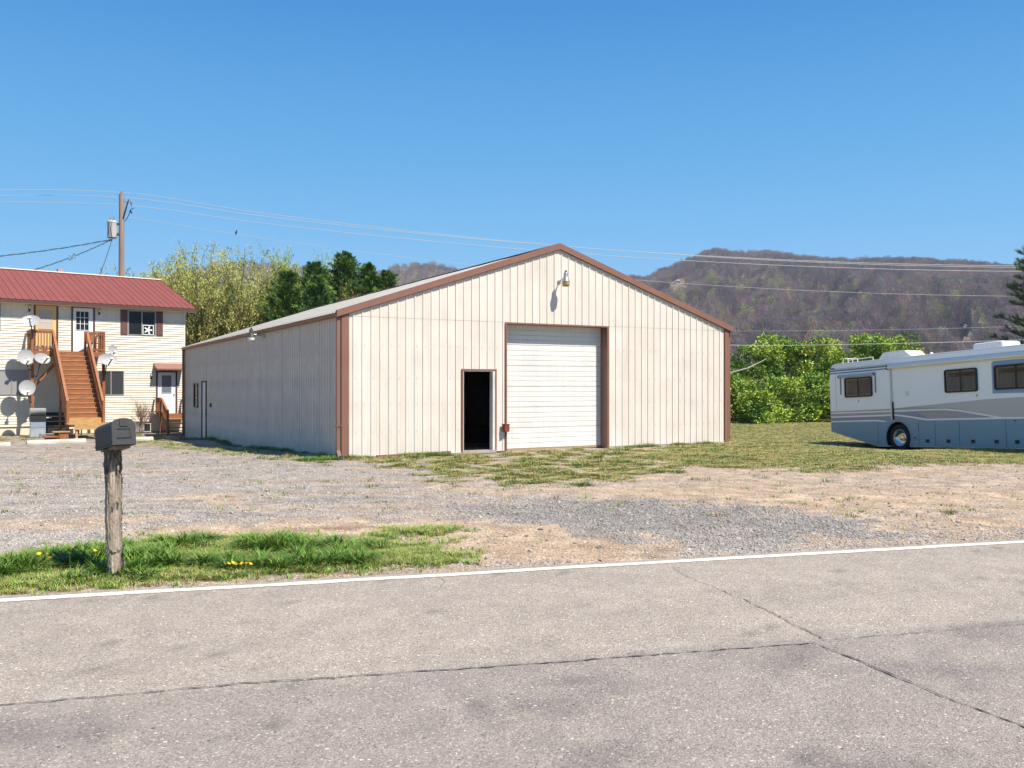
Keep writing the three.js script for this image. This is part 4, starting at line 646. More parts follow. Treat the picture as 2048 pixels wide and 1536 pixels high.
  for (const [x0, x1, y0, y1, dark] of WIN) {
    const f = rrect(x0, x1, y0, y1, .09); f.holes.push(rrect(x0 + .05, x1 - .05, y0 + .05, y1 - .05, .06)); const wo = obj('window', new THREE.ExtrudeGeometry(f, { depth: .045, bevelEnabled: false }).translate(0, 0, .0), M_.black, t);
    new MB().box((x0 + x1) / 2 - .02, (x0 + x1) / 2 + .02, y0 + .05, y1 - .05, .0, .035).build('mullion', M_.black, wo);
    const c = new MB(), n = 64; for (let i = 0; i < n; i++) { const a = x0 + .04 + (x1 - x0 - .08) * i / n, b = x0 + .04 + (x1 - x0 - .08) * (i + 1) / n, z = v => -.07 + .03 * Math.sin(v * 34 + 2 * Math.sin(v * 7)); c.quad([a, y0 + .04, z(a)], [b, y0 + .04, z(b)], [b, y1 - (dark ? .04 : .24), z(b)], [a, y1 - (dark ? .04 : .24), z(a)]); } c.build('curtain', dark ? mat([.34, .33, .31], .95) : cur, wo);
    new MB().box(x0 - .1, x1 + .1, y0 - .1, y1 + .1, -.82, -.8).build('cabin_wall', mat([.34, .28, .22], .8), wo); new MB().quad([x0 + .05, y0 + .05, .03], [x1 - .05, y0 + .05, .03], [x1 - .05, y1 - .05, .03], [x0 + .05, y1 - .05, .03]).build('pane', tint, wo);
  }
  new MB().box(3.72, 3.88, 1.88, 2.04, .0, .006).build('vent_cover', mat([.74, .735, .72], .5), t); for (const x of [.32, 3.05]) new MB().box(x - .006, x + .006, 1.5, 2.84, .0, .003).build('panel_seam', mat([.35, .35, .35], .6), t); for (const x of [1.5, 6.6]) new MB().box(x - .015, x + .015, 1.76, 1.81, .0, .02).build('marker_light', mat([.15, .13, .12], .4), t);
  // patio awning roll and arm
  const roll = new THREE.CylinderGeometry(.068, .068, 6.9, 18).rotateZ(Math.PI / 2).translate(6.5, 2.90, .075); const ar = obj('awning_roll', roll, mat([.80, .79, .77], .5), t); new MB().box(3.05, 9.95, 2.955, 2.985, .0, .12).build('awning_cover', mat([.78, .78, .78], .35), ar);
  new MB().box(3.07, 3.13, 1.09, 2.92, .0, .05).build('awning_arm', mat([.62, .62, .62], .4, { metalness: .3 }), ar); new MB().box(3.135, 3.17, 1.09, 1.7, .0, .04).build('awning_arm', M_.black, ar); new MB().box(3.02, 3.06, 2.82, 2.98, .0, .14).build('end_cap', M_.black, ar);
  // small window awning
  const r2 = new THREE.CylinderGeometry(.045, .045, 1.74, 14).rotateZ(Math.PI / 2).translate(1.45, 2.72, .07); const w2 = obj('window_awning', r2, mat([.42, .48, .56], .5), t); for (const x of [.6, 2.36]) { new MB().box(x - .012, x + .012, 2.06, 2.72, .01, .035).build('awning_arm', mat([.2, .2, .21], .4), w2); obj('end_cap', cyl(.06, .06, .04, 14, T(x - .01, 2.72, .07, 0, 0, Math.PI / 2)), mat([.25, .25, .26], .5), w2); }
  // lower bays: seams, latches, reflector, vents
  for (const [x, y0, y1] of [[2.39, .2, 1.0], [4.23, .2, 1.02], [4.92, .2, 1.02], [5.88, .2, 1.02], [7.57, .2, 1.02], [8.9, .2, 1.02]]) new MB().box(x - .007, x + .007, y0, y1, .0, .0035).build('bay_seam', mat([.05, .08, .12], .7), t);
  for (const x of [4.59, 5.44, 6.39, 7.23, 7.94, 8.7]) new MB().box(x - .07, x + .07, .31, .42, .0, .014).build('bay_latch', M_.black, t);
  new MB().box(7.85, 7.93, .97, 1.0, 0, .01).build('bay_latch', M_.black, t); new MB().box(4.0, 4.12, .42, .5, 0, .012).build('reflector', mat([.45, .08, .04], .4), t); new MB().box(4.1, 4.14, .84, .92, .0, .02).build('lock', M_.galv, t); new MB().box(.07, .3, 3.02, 3.06, 0, .03).build('corner_light', mat([.08, .07, .07], .4), t);
  const lip = new MB(); for (const wxx of [wx, fx]) for (let i = 0; i < 24; i++) { const a0 = -.45 + i / 24 * (Math.PI + .9), a1 = -.45 + (i + 1) / 24 * (Math.PI + .9), p = (a, r, z) => [wxx + Math.cos(a) * r, .46 + Math.sin(a) * r, z]; lip.quad(p(a0, wr - .03, .008), p(a1, wr - .03, .008), p(a1, wr + .02, .008), p(a0, wr + .02, .008)); } lip.build('arch_lip', mat([.2, .29, .40], .5), t);
  // wheels, near and far side
  const tyreG = new THREE.LatheGeometry([[.29, -.13], [.40, -.14], [.455, -.12], [.47, -.08], [.47, .08], [.455, .12], [.40, .14], [.29, .13]].map(p => new THREE.Vector2(...p)), 40).rotateX(Math.PI / 2), rimG = new THREE.LatheGeometry([[.30, .10], [.285, .135], [.265, .12], [.25, .02], [.12, -.02], [.11, .03], [.07, .05], [.001, .05]].map(p => new THREE.Vector2(...p)), 36).rotateX(Math.PI / 2), chrome = mat([.62, .62, .62], .18, { metalness: 1 });
  for (const [x, z] of [[wx, -.2], [wx, -W + .2], [fx, -.2], [fx, -W + .2]]) { const w = new THREE.Group(); w.name = 'wheel'; w.position.set(x, .46, z); if (z < -1) w.rotation.y = Math.PI; t.add(w); obj('tyre', tyreG, mat([.016, .016, .017], .85), w); obj('rim', rimG, chrome, w); const hub = new MB(); for (let i = 0; i < 10; i++) { const a = i * .6283; hub.box(Math.cos(a) * .09 - .012, Math.cos(a) * .09 + .012, Math.sin(a) * .09 - .012, Math.sin(a) * .09 + .012, .03, .065); } hub.build('wheel_nut', chrome, w).userData.kind = 'stuff'; }
  // roof gear
  const pod = (x0, x1, h, z0, z1, n) => obj(n, new RoundedBoxGeometry(x1 - x0, h, z1 - z0, 4, .08).translate((x0 + x1) / 2, 3.19 + h / 2 - .01, (z0 + z1) / 2), M_.white, t);
  { const a = new THREE.Shape([[2.05, 0], [2.3, .24], [2.75, .27], [3.3, .25], [3.6, .03], [3.6, 0]].map(p => new THREE.Vector2(...p))); obj('air_conditioner', new THREE.ExtrudeGeometry(a, { depth: .7, bevelEnabled: true, bevelSize: .03, bevelThickness: .03, bevelSegments: 2 }).translate(0, 3.2, -1.15), M_.white, t); }
  pod(6.05, 7.15, .27, -1.3, -.5, 'air_conditioner'); pod(4.5, 4.62, .13, -.4, -.28, 'roof_vent');
  const ld = []; for (const z of [-.35, -.8]) ld.push(tubeGeo([[.35, 3.15, z], [.36, 3.36, z], [.42, 3.42, z], [.6, 3.40, z], [.62, 3.2, z]], .018)); ld.push(tubeGeo([[.6, 3.34, -.35], [1.9, 3.36, -.35]], .014), tubeGeo([[1.9, 3.36, -.35], [1.9, 3.19, -.35]], .014), tubeGeo([[.42, 3.42, -.35], [.42, 3.42, -.8]], .014)); obj('ladder_rail', ld, M_.white, t);
}
// ---------------------------------------------------------------- utility pole, lines
{
  const X = -24.2, D = 55, gy = groundY(X, D), t = thing('utility_pole', 'weathered wooden utility pole with transformer behind the red-roofed house', 'utility pole', [X, gy, -D], .3);
  const h = 13.65 - gy, wood = mat([.46, .34, .27], .9, { map: woodMap });
  obj('pole', cyl(.15, .21, h, 14, T(0, h / 2, 0)), wood, t);
  const can = new THREE.LatheGeometry([[.001, 0], [.27, 0], [.28, .04], [.28, .92], [.30, .94], [.30, 1.0], [.24, 1.08], [.001, 1.1]].map(p => new THREE.Vector2(...p)), 24).translate(-.52, h - 2.78, .15); const tr = obj('transformer', can, mat([.55, .55, .56], .5, { map: dustyMap }), t);
  obj('bushing', [cyl(.03, .045, .25, 10, T(-.42, h - 1.6, .15)), cyl(.03, .04, .2, 10, T(-.62, h - 1.62, .15))], mat([.25, .2, .18], .3), tr); new MB().box(-.26, -.12, h - 2.6, h - 2.5, .05, .25).box(-.26, -.12, h - 1.95, h - 1.85, .05, .25).build('mount_band', M_.dark, tr);
  obj('transformer_lead', [tubeGeo([[-.45, h - 1.7, .42], [-.55, h - 2.2, .46], [-.42, h - 2.9, .4], [-.15, h - 2.4, .2]], .014, 5), tubeGeo([[-.62, h - 1.7, .38], [-.7, h - 2.3, .40], [-.6, h - 2.95, .35]], .014, 5)], M_.black, tr);
  obj('insulator', [cyl(.05, .07, .16, 10, T(0, h + .08, 0)), cyl(.03, .03, .2, 8, T(0, h + .02, 0))], mat([.2, .16, .15], .3), t); obj('insulator', [cyl(.04, .06, .14, 10, T(.4, h - .35, 0)), box(.12, .42, h - .5, h - .44, -.03, .03)], mat([.2, .16, .15], .3), t);
  obj('cutout_fuse', [tubeGeo([[.36, h - .5, .05], [.25, h - .95, .1], [.12, h - 1.5, .14]], .05, 6), cyl(.03, .03, .3, 8, T(.55, h - .6, .05, 0, 0, .15))], M_.black, t);
  obj('lightning_arrester', [tubeGeo([[.2, h - 1.7, .1], [.42, h - 1.3, .1], [.5, h - 1.0, .1], [.7, h - .85, .1]], .025, 6), cyl(.05, .05, .18, 8, T(.55, h - 1.1, .1, 0, 0, .5))], M_.black, t);
  const wireM = mat([.50, .50, .50], .6), drk = mat([.06, .09, .10], .6);
  const wire = (label, pts, r, m = wireM, n = 60) => tag(obj('power_line', tubeGeo(pts, r, 5, n), m), label, 'power line', 'overhead lines');
  // px-height profile of the long spans as heights above the road
  const span = (y0, dy) => { const P = []; for (let i = 0; i <= 12; i++) { const x = X + 94.2 * i / 12, q = (x - 34) / 58.2; P.push([x, 9.25 + (y0 - 9.25) * q * q + dy * (1 - q * q), -D - 2 * i / 12]); } return P; };
  wire('topmost pale power line running from the pole over the barn', [[-60, 13.95, -D], [-40, 13.85, -D], ...span(13.75, 0)], .015); wire('second pale power line just under the topmost one', [[-60, 13.7, -D - .5], [-40, 13.55, -D - .5], ...span(13.45, .1)], .015); wire('third pale power line running over the barn roof', [[-60, 13.2, -D], [-40, 13.1, -D], ...span(12.98, -.25)], .015);
  const low = []; for (let i = 0; i <= 12; i++) { const x = X + 94.2 * i / 12, q = (x - 34) / 58.2; low.push([x, 7.3 + 5 * q * q, -D]); } wire('thin lowest line sagging from the pole behind the evergreens', low, .010);
  wire('pale cable crossing above the green hedge by the motorhome', [[5, 4.45, -50], [12.3, 4.05, -50], [20, 4.07, -49], [29, 4.3, -48], [42, 5.0, -47]], .014); wire('faint upper cable between hedge and mountain', [[5, 6.1, -66], [16, 5.85, -66], [26, 5.9, -66], [38, 6.2, -66], [60, 7.2, -66]], .008);
  // twisted service drops
  const drop = (label, a, b, sag, mid) => { const m = new MB(), n = 160, s = []; for (const ph of [0, 3.14]) { const pts = [], rad = []; for (let i = 0; i <= n; i++) { const k = i / n, w = Math.abs(k - mid) < .035 ? .14 : .026, x = a[0] + (b[0] - a[0]) * k, y = a[1] + (b[1] - a[1]) * k - sag * 4 * k * (1 - k), z = a[2] + (b[2] - a[2]) * k; pts.push(V(x, y + w * Math.sin(k * 60 + ph), z + w * .5 * Math.cos(k * 60 + ph))); rad.push(ph ? .022 : .013); } m.limb(pts, rad, 5); } tag(obj('service_drop', m.geo(), drk), label, 'cable', 'twisted cables from the transformer'); };
  const tp = [X - .5, gy + h - 2.85, -D + .2];
  drop('dark twisted cable running left from the transformer', tp, [-38, 9.55, -56], .25, .62); drop('dark twisted cable with a loop dropping to the middle of the red roof', tp, [-25.9, 7.9, -47.6], .12, .52); drop('steepest dark cable dropping from the transformer to the roof vent', tp, [-22.75, 7.7, -48.8], .1, .8);
  // bird on the low line
  const bx = -17.1, k = (bx - X) / 94.2, q = (bx - 34) / 58.2, by = 7.3 + 5 * q * q; const bg = new THREE.SphereGeometry(.07, 12, 8).scale(.8, 1.35, .8); const hg = new THREE.SphereGeometry(.042, 10, 8).translate(.03, .11, 0), tg = new THREE.ConeGeometry(.03, .16, 6).rotateX(Math.PI).translate(-.03, -.14, 0), bk = new THREE.ConeGeometry(.012, .04, 5).rotateZ(-1.57).translate(.085, .11, 0);
  const bird = tag(obj('bird', [bg, hg, tg, bk], M_.black), 'small dark bird perched on the thin lowest line', 'bird'); bird.position.set(bx, by + .1, -D);
}
// ---------------------------------------------------------------- trees and shrubs
const leafM = (c, tr = .35) => new THREE.MeshPhysicalMaterial({ color: 0xffffff, vertexColors: true, roughness: .75, transmission: 0, side: THREE.DoubleSide });
const LEAF = leafM();
const barkG = mat([.115, .09, .07], .95, { map: woodMap }), barkD = mat([.07, .055, .045], .95);
function leafAt(m, p, dir, len, wid, c) { // one folded leaf: two triangles
  const d = dir.clone().normalize(), s = V(rnd() - .5, rnd() - .5, rnd() - .5).cross(d).normalize().multiplyScalar(wid / 2), q = p.clone().addScaledVector(d, len), k = p.clone().addScaledVector(d, len * .45);
  m.tri(p.toArray(), k.clone().add(s).toArray(), q.toArray()).tri(p.toArray(), q.toArray(), k.clone().sub(s).toArray()); m.col(c, 6);
}
const vary = (c, a = .25) => { const k = 1 + (rnd() - .5) * 2 * a, h = (rnd() - .5) * a * .5; return [c[0] * (k + h), c[1] * k, c[2] * (k - h)]; };
// broad tree with upswept limbs and fine yellow-green spring foliage
function springTree(label, X, D, H, R, o) {
  reseed(o.seed); const gy = groundY(X, D), t = thing(o.name ?? 'willow_tree', label, 'tree', [X, gy, -D], 0, o.group), tr = new MB(), lf = new MB();
  const grow = (p, dir, len, rad, lvl) => {
    const n = 5, pts = [p.clone()], rads = [rad]; let q = p.clone(), d = dir.clone().normalize();
    for (let i = 0; i < n; i++) { d.add(V(rr(-.22, .22), rr(-.08, .2) + (lvl > 1 ? o.lift ?? .05 : 0), rr(-.22, .22))).normalize(); q = q.clone().addScaledVector(d, len / n); pts.push(q); rads.push(rad * (1 - .6 * (i + 1) / n)); }
    tr.limb(pts, rads, lvl < 2 ? 8 : lvl < 3 ? 5 : 3);
    if (lvl < o.levels) { const c = lvl === 0 ? o.limbs : lvl === 1 ? 6 : 6; for (let i = 0; i < c; i++) { const k = rr(.3, 1) * n, a = Math.min(n - 1, Math.floor(k)), b = pts[a].clone().lerp(pts[a + 1], k - a), az = rr(0, 6.283), up = lvl === 0 ? rr(.55, 1.15) : rr(.3, 1.0), dd = V(Math.cos(az), up * (o.up ?? 1), Math.sin(az)).normalize().lerp(d, .35); grow(b, dd, len * (lvl === 0 ? rr(.75, 1.05) : rr(.5, .75)), rads[a] * .55, lvl + 1); } }
    if (lvl >= o.levels - 1) for (let i = 0; i < o.leaves; i++) { const k = rnd() * n * .999, a = Math.floor(k), b = pts[a].clone().lerp(pts[a + 1], k - a), jd = V(rr(-1, 1), rr(-.3, 1), rr(-1, 1)), out = b.clone().addScaledVector(jd, rr(0, o.spread ?? .3)); leafAt(lf, out, pts[a + 1].clone().sub(pts[a]).normalize().add(V(rr(-.6, .6), rr(-.3, .7), rr(-.6, .6))), rr(.10, .19) * o.ls, rr(.03, .06) * o.ls, vary(rnd() < .15 ? o.c2 : o.c1, .3)); }
  };
  for (let s = 0; s < (o.stems ?? 1); s++) { const a = s / (o.stems ?? 1) * 6.28 + .4; grow(V(Math.cos(a) * .15, -.1, Math.sin(a) * .15), V(Math.cos(a) * .28 * ((o.stems ?? 1) > 1), 1, Math.sin(a) * .28 * ((o.stems ?? 1) > 1)), H * .42, .03 * H * .7, 0); }
  tr.build('trunk', o.bark ?? barkG, t); const cr = lf.build('crown', LEAF, t);
  // fit the crown to the wanted height and radius
  const pa = cr.geometry.attributes.position.array, ys = [], rs = []; for (let i = 0; i < pa.length; i += 18) { ys.push(pa[i + 1]); rs.push(Math.hypot(pa[i], pa[i + 2])); } ys.sort((p, q) => p - q); rs.sort((p, q) => p - q); const sy = H / (ys[Math.floor(ys.length * .997)]), sx = R / rs[Math.floor(rs.length * .95)]; t.scale.set(sx, sy, sx);
  return t;
}
const YG = [.41, .41, .095], YG2 = [.27, .29, .07], LG = [.22, .30, .05];
const W = { levels: 3, limbs: 7, leaves: 60, ls: .95, c1: YG, c2: YG2, seed: 11, stems: 3, spread: .24, up: 1.35, lift: .16, group: 'spring trees behind the barn' };
springTree('tallest yellow-green spring tree beside the red roof end', -22.0, 58, 11.3, 4.2, W);
springTree('yellow-green spring tree in the middle of the row behind the barn', -18.4, 60, 11.0, 4.0, { ...W, seed: 21, c1: [.38, .40, .09] });
springTree('brighter green spring tree next to the dark evergreens', -15.4, 62, 11.2, 3.5, { ...W, seed: 33, c1: [.34, .43, .075], c2: [.42, .47, .10] });
springTree('low spreading spring tree filling the gap above the barn eave', -18.9, 55.5, 9.6, 4.0, { ...W, seed: 44, c1: [.38, .38, .11] });
springTree('rusty brown budding shrub beside the barn roof slope', -9.0, 53, 8.1, 1.7, { ...W, name: 'budding_shrub', seed: 46, leaves: 9, c1: [.30, .20, .06], c2: [.24, .22, .06], bark: mat([.2, .13, .08], .9) });
// dense evergreens with several spires
function evergreen(label, X, D, H, R, sd, c1, c2) {
  reseed(sd); const gy = groundY(X, D), t = thing('evergreen_tree', label, 'tree', [X, gy, -D], 0, 'dark evergreens behind the barn'), tr = new MB(), lf = new MB();
  tr.limb([V(0, -.1, 0), V(0, H * .5, 0), V(0, H * .95, 0)], [.2, .12, .02], 7);
  for (let k = 0; k < 460; k++) {
    const az = rr(0, 6.283), y = H * (.04 + .95 * Math.pow(rnd(), .95)), env = R * Math.pow(Math.min(1, (H - y) / 3.4), .72) * (.8 + .35 * noise(az * 1.5, y * .7 + sd)) + .10, L = env * rr(.65, 1.15), dir = V(Math.cos(az), rr(.35, .95), Math.sin(az)).normalize(), p0 = V(0, y - L * .2, 0);
    if (k % 3 === 0) tr.limb([p0, p0.clone().addScaledVector(dir, L * .9)], [.03, .008], 3);
    const c = vary(rnd() < .4 ? c2 : c1, .25);
    for (let i = 0; i < 80; i++) { const u = Math.pow(rnd(), .55), b = p0.clone().addScaledVector(dir, L * u).add(V(rr(-1, 1), rr(-.7, .7), rr(-1, 1)).multiplyScalar((.10 + .22 * (1 - u)) * Math.min(1, .35 + L))); leafAt(lf, b, dir.clone().multiplyScalar(1.2).add(V(rr(-.8, .8), rr(-.1, 1.1), rr(-.8, .8))), rr(.12, .24), rr(.035, .065), vary(c, .22)); }
  }
  tr.build('trunk', barkD, t); lf.build('crown', LEAF, t); return t;
}
const EG = [.045, .105, .02], EG2 = [.15, .25, .04];
evergreen('leftmost dark evergreen, shorter and broad, by the spring trees', -14.2, 56, 9.5, 2.5, 60, EG, EG2);
evergreen('dark evergreen second from the left of the clump', -12.5, 56.5, 10.2, 2.2, 61, EG, EG2);
evergreen('tallest dark evergreen in the middle of the clump', -10.75, 57, 10.9, 2.1, 62, EG, EG2);
evergreen('dark evergreen right of the tallest one', -9.3, 57.5, 10.2, 2.1, 63, EG, EG2);
evergreen('rightmost dark evergreen against the mountain', -8.1, 57, 9.7, 2.0, 64, EG, EG2);
evergreen('low dark evergreen in front of the clump', -11.8, 54, 8.9, 2.2, 65, EG, EG2);
// leafy green shrubs of the hedge beyond the field
function bush(label, X, D, H, R, sd, c1, c2, n = 5200) {
  reseed(sd); const gy = groundY(X, D), t = thing('hedge_shrub', label, 'shrub', [X, gy, -D], 0, 'green hedge beyond the field'), tr = new MB(), lf = new MB(), cl = [];
  for (let i = 0; i < 5; i++) { const a = rr(0, 6.28), q = V(Math.cos(a) * R * .6, H * rr(.5, .85), Math.sin(a) * R * .6); tr.limb([V(Math.cos(a) * .1, -.1, Math.sin(a) * .1), q.clone().multiplyScalar(.5).add(V(0, .2, 0)), q], [.06, .04, .012], 5); }
  for (let i = 0; i < 26; i++) { const a = rr(0, 6.28), y = H * Math.pow(rnd(), .8), e = R * Math.sqrt(Math.max(.05, 1 - Math.pow(Math.abs(y / H - .35) / .72, 2))), r = e * Math.sqrt(rnd()); cl.push([Math.cos(a) * r, clamp(y, .2, H - .25), Math.sin(a) * r, rr(.32, .62), vary(rnd() < .35 ? c2 : c1, .38)]); }
  for (let i = 0; i < 16; i++) { const a = rr(0, 6.28), r = R * Math.sqrt(rnd()) * .9, b = V(Math.cos(a) * r, H * rr(.55, .85), Math.sin(a) * r), e = b.clone().add(V(rr(-.35, .35), rr(.5, 1.0), rr(-.35, .35))); tr.limb([b, e], [.014, .004], 3); if (i % 3) for (let k = 0; k < 26; k++) leafAt(lf, b.clone().lerp(e, rnd()), V(rr(-1, 1), rr(-.2, 1), rr(-1, 1)), rr(.08, .18), rr(.04, .09), vary(c2, .3)); }
  for (let i = 0; i < n; i++) { const c = cl[Math.floor(rnd() * cl.length)], d = V(rr(-1, 1), rr(-1, 1), rr(-1, 1)); if (d.lengthSq() > 1) { d.normalize(); } const p = V(c[0], c[1], c[2]).addScaledVector(d, c[3]); if (p.y < .02) p.y = rr(.02, .2); leafAt(lf, p, V(d.x + rr(-.6, .6), rr(-.4, .8), d.z + rr(-.6, .6)), rr(.12, .24), rr(.06, .12), vary(c[4], .28)); }
  tr.build('stem', barkD, t); lf.build('foliage', LEAF, t); return t;
}
{
  const G1 = [.16, .28, .03], G2 = [.31, .41, .05], G3 = [.40, .46, .07], G4 = [.19, .22, .06];
  const row = [[13.2, 54, 2.7, 1.5, G1, G2, 'first hedge shrub, low, against the barn corner'], [14.9, 55, 2.4, 1.3, G4, G2, 'short dusty hedge shrub right of the barn corner'], [15.6, 57, 4.4, 1.6, G1, G3, 'hedge shrub with a dark shaded hollow'], [17.3, 57.5, 4.9, 1.6, G1, G2, 'tall rounded hedge shrub left of the hedge middle'], [18.9, 58, 4.5, 1.5, G3, G1, 'yellowish tall hedge shrub in the hedge middle'], [20.4, 58, 4.6, 1.6, G2, G1, 'tall hedge shrub just left of the motorhome rear'], [22.1, 58, 4.9, 1.7, G2, G3, 'tall hedge shrub behind the rear of the motorhome'], [24.2, 58.5, 5.0, 1.7, G1, G3, 'tall hedge shrub showing above the motorhome roof rail'], [26.3, 59, 5.0, 1.6, G2, G1, 'last tall hedge shrub above the motorhome roof'], [16.4, 53, 2.5, 1.4, G2, G1, 'low front shrub in the left half of the hedge'], [18.2, 53.5, 2.7, 1.4, G1, G2, 'low front shrub in the middle of the hedge'], [19.8, 53, 2.4, 1.3, G3, G2, 'low yellow-green front shrub near the motorhome'], [14.4, 51.5, 1.7, 1.1, G2, G1, 'lowest front shrub near the barn corner'], [13.9, 59.5, 3.7, 1.6, G4, G2, 'brownish tall shrub behind the barn corner'], [21.2, 52.5, 2.2, 1.3, G1, G3, 'low front shrub beside the motorhome bumper']];
  for (const r of row) if (r[2] > 3.5) r[2] += .35; row.push([23.2, 57, 4.9, 1.6, G1, G2, 'tall hedge shrub in the gap above the motorhome ladder'], [25.2, 57.5, 5.0, 1.6, G2, G3, 'yellowish hedge shrub just above the roof air conditioner'], [21.3, 60, 5.1, 1.7, G1, G3, 'hedge shrub behind the gap at the motorhome rear corner']);
  row.forEach((r, i) => bush(r[6], r[0], r[1], r[2], r[3], 300 + i, r[4], r[5], r[2] > 3.5 ? 7000 : 4600));
  reseed(400); const bx = 12.7, bd = 52, bb = tag(obj('fallen_branch', new MB().limb([V(0, 2.9, 0), V(1.1, 3.2, .2), V(2.2, 3.75, .1)], [.06, .045, .02], 6).limb([V(0, .1, 0), V(-.3, 1.6, 0), V(0, 2.9, 0)], [.07, .06, .06], 6).geo(), mat([.45, .40, .34], .9)), 'pale bare branch sticking out of the hedge at the barn corner', 'branch'); bb.position.set(bx, groundY(bx, bd), -bd);
}
// long-needled pine at the right edge
{
  reseed(70); const X = 24.2, D = 40, H = 8.3, t = thing('pine_tree', 'dark long-needled pine reaching in at the right edge above the motorhome', 'tree', [X, groundY(X, D), -D], 0), tr = new MB(), lf = new MB();
  tr.limb([V(0, -.1, 0), V(.1, H * .5, 0), V(0, H, 0)], [.22, .15, .03], 8);
  for (let k = 0; k < 95; k++) {
    const y = rr(2.2, H * .97), L = (2.7 * Math.pow(1 - y / (H + 1.5), .5)) * rr(.7, 1.15), az = k * 2.4 + rr(-.3, .3), dir = V(Math.cos(az), rr(.05, .45), Math.sin(az)).normalize(), a = V(0, y, 0), pts = [a, a.clone().addScaledVector(dir, L * .6).add(V(0, -.1, 0)), a.clone().addScaledVector(dir, L)]; tr.limb(pts, [.045, .03, .012], 4);
    for (let j = 0; j < 9; j++) { const u = rr(.35, 1), b = (u < .6 ? pts[0].clone().lerp(pts[1], u / .6) : pts[1].clone().lerp(pts[2], (u - .6) / .4)), td = dir.clone().add(V(rr(-.8, .8), rr(0, .9), rr(-.8, .8))).normalize(), e = b.clone().addScaledVector(td, rr(.2, .45)); tr.limb([b, e], [.012, .006], 3); const c = vary(rnd() < .4 ? [.12, .17, .045] : [.045, .075, .035], .25); for (let i = 0; i < 46; i++) { const p = b.clone().lerp(e, rr(.35, 1)), nd = td.clone().add(V(rr(-.9, .9), rr(-.7, .9), rr(-.9, .9))); leafAt(lf, p, nd, rr(.13, .22), .013, vary(c, .2)); } }
  }
  tr.build('trunk', barkD, t); lf.build('crown', LEAF, t);
}
// bare shrub against the house wall
{
  reseed(81); const p = houseP(2.55, 0, 1.3), t = thing('bare_shrub', 'leafless brown shrub against the cream house wall', 'shrub', [p.x, groundY(p.x, -p.z), p.z], 0), m = new MB(), lf = new MB();
  const grow = (a, d, L, r, l) => { const b = a.clone().addScaledVector(d, L); m.limb([a, b], [r, r * .6], 4); if (l < 4) for (let i = 0; i < (l ? 3 : 5); i++) grow(a.clone().lerp(b, rr(.35, 1)), d.clone().add(V(rr(-.6, .6), rr(-.05, .3), rr(-.6, .6))).normalize(), L * rr(.5, .8), r * .6, l + 1); else leafAt(lf, b, d, .04, .02, vary([.25, .1, .05], .3)); };
  for (let i = 0; i < 5; i++) grow(V(rr(-.1, .1), -.03, rr(-.1, .1)), V(rr(-.35, .35), 1, rr(-.35, .35)).normalize(), .75, .016, 0); m.build('stem', mat([.2, .12, .09], .9), t); lf.build('bud', LEAF, t).userData.kind = 'stuff';
}
// ---------------------------------------------------------------- wooded mountains. k = X / D is the bearing, r the distance
const RIDGE = [[-2.0417, 0.0652], [-1.0276, 0.0765], [-0.5769, 0.0934], [-0.4079, 0.1131], [-0.3346, 0.13], [-0.3065, 0.1345], [-0.2783, 0.1317], [-0.2389, 0.1295], [-0.1825, 0.1216], [-0.1459, 0.1238], [-0.1262, 0.1311], [-0.1065, 0.1334], [-0.0868, 0.1323], [-0.067, 0.1272], [-0.0417, 0.1204], [0.0146, 0.1126], [0.071, 0.1047], [0.1076, 0.1148], [0.1301, 0.1182], [0.1499, 0.1159], [0.1724, 0.1266], [0.2006, 0.139], [0.2287, 0.1486], [0.2569, 0.1458], [0.2907, 0.1464], [0.3245, 0.1407], [0.3808, 0.1368], [0.4372, 0.1379], [0.4935, 0.1345], [0.5442, 0.1306], [0.6062, 0.1244], [0.7752, 0.1131], [1.1132, 0.0934], [2.0146, 0.0709]];
const ridgeE = k => { for (let i = 0; i + 1 < RIDGE.length; i++) if (k < RIDGE[i + 1][0] || i + 2 === RIDGE.length) { const t = clamp((k - RIDGE[i][0]) / (RIDGE[i + 1][0] - RIDGE[i][0])), s = t * t * (3 - 2 * t) * .5 + t * .5; return RIDGE[i][1] + s * (RIDGE[i + 1][1] - RIDGE[i][1]); } };
const RTOP = 1850, R0 = 480;
function hillY(k, r) {
  const e = ridgeE(k), u = (r - R0) / (RTOP - R0); if (u <= 0) return -.5 - 6 * Math.max(0, -u);
  const top = e * RTOP / Math.hypot(1, k) + 1.75, gul = 46 * (.5 - 1.6 * Math.abs(fbm(k * 7 + 2, r * .0012 + 3, 4))) * Math.sin(Math.PI * clamp(u)) + 3 * noise(k * 60, r * .012) * sst(0, .2, u);
  if (u <= 1) return -.5 + (top + .5) * (.30 * u + .70 * Math.pow(u, 1.35)) + gul;
  return top - (r - RTOP) * .35;
}
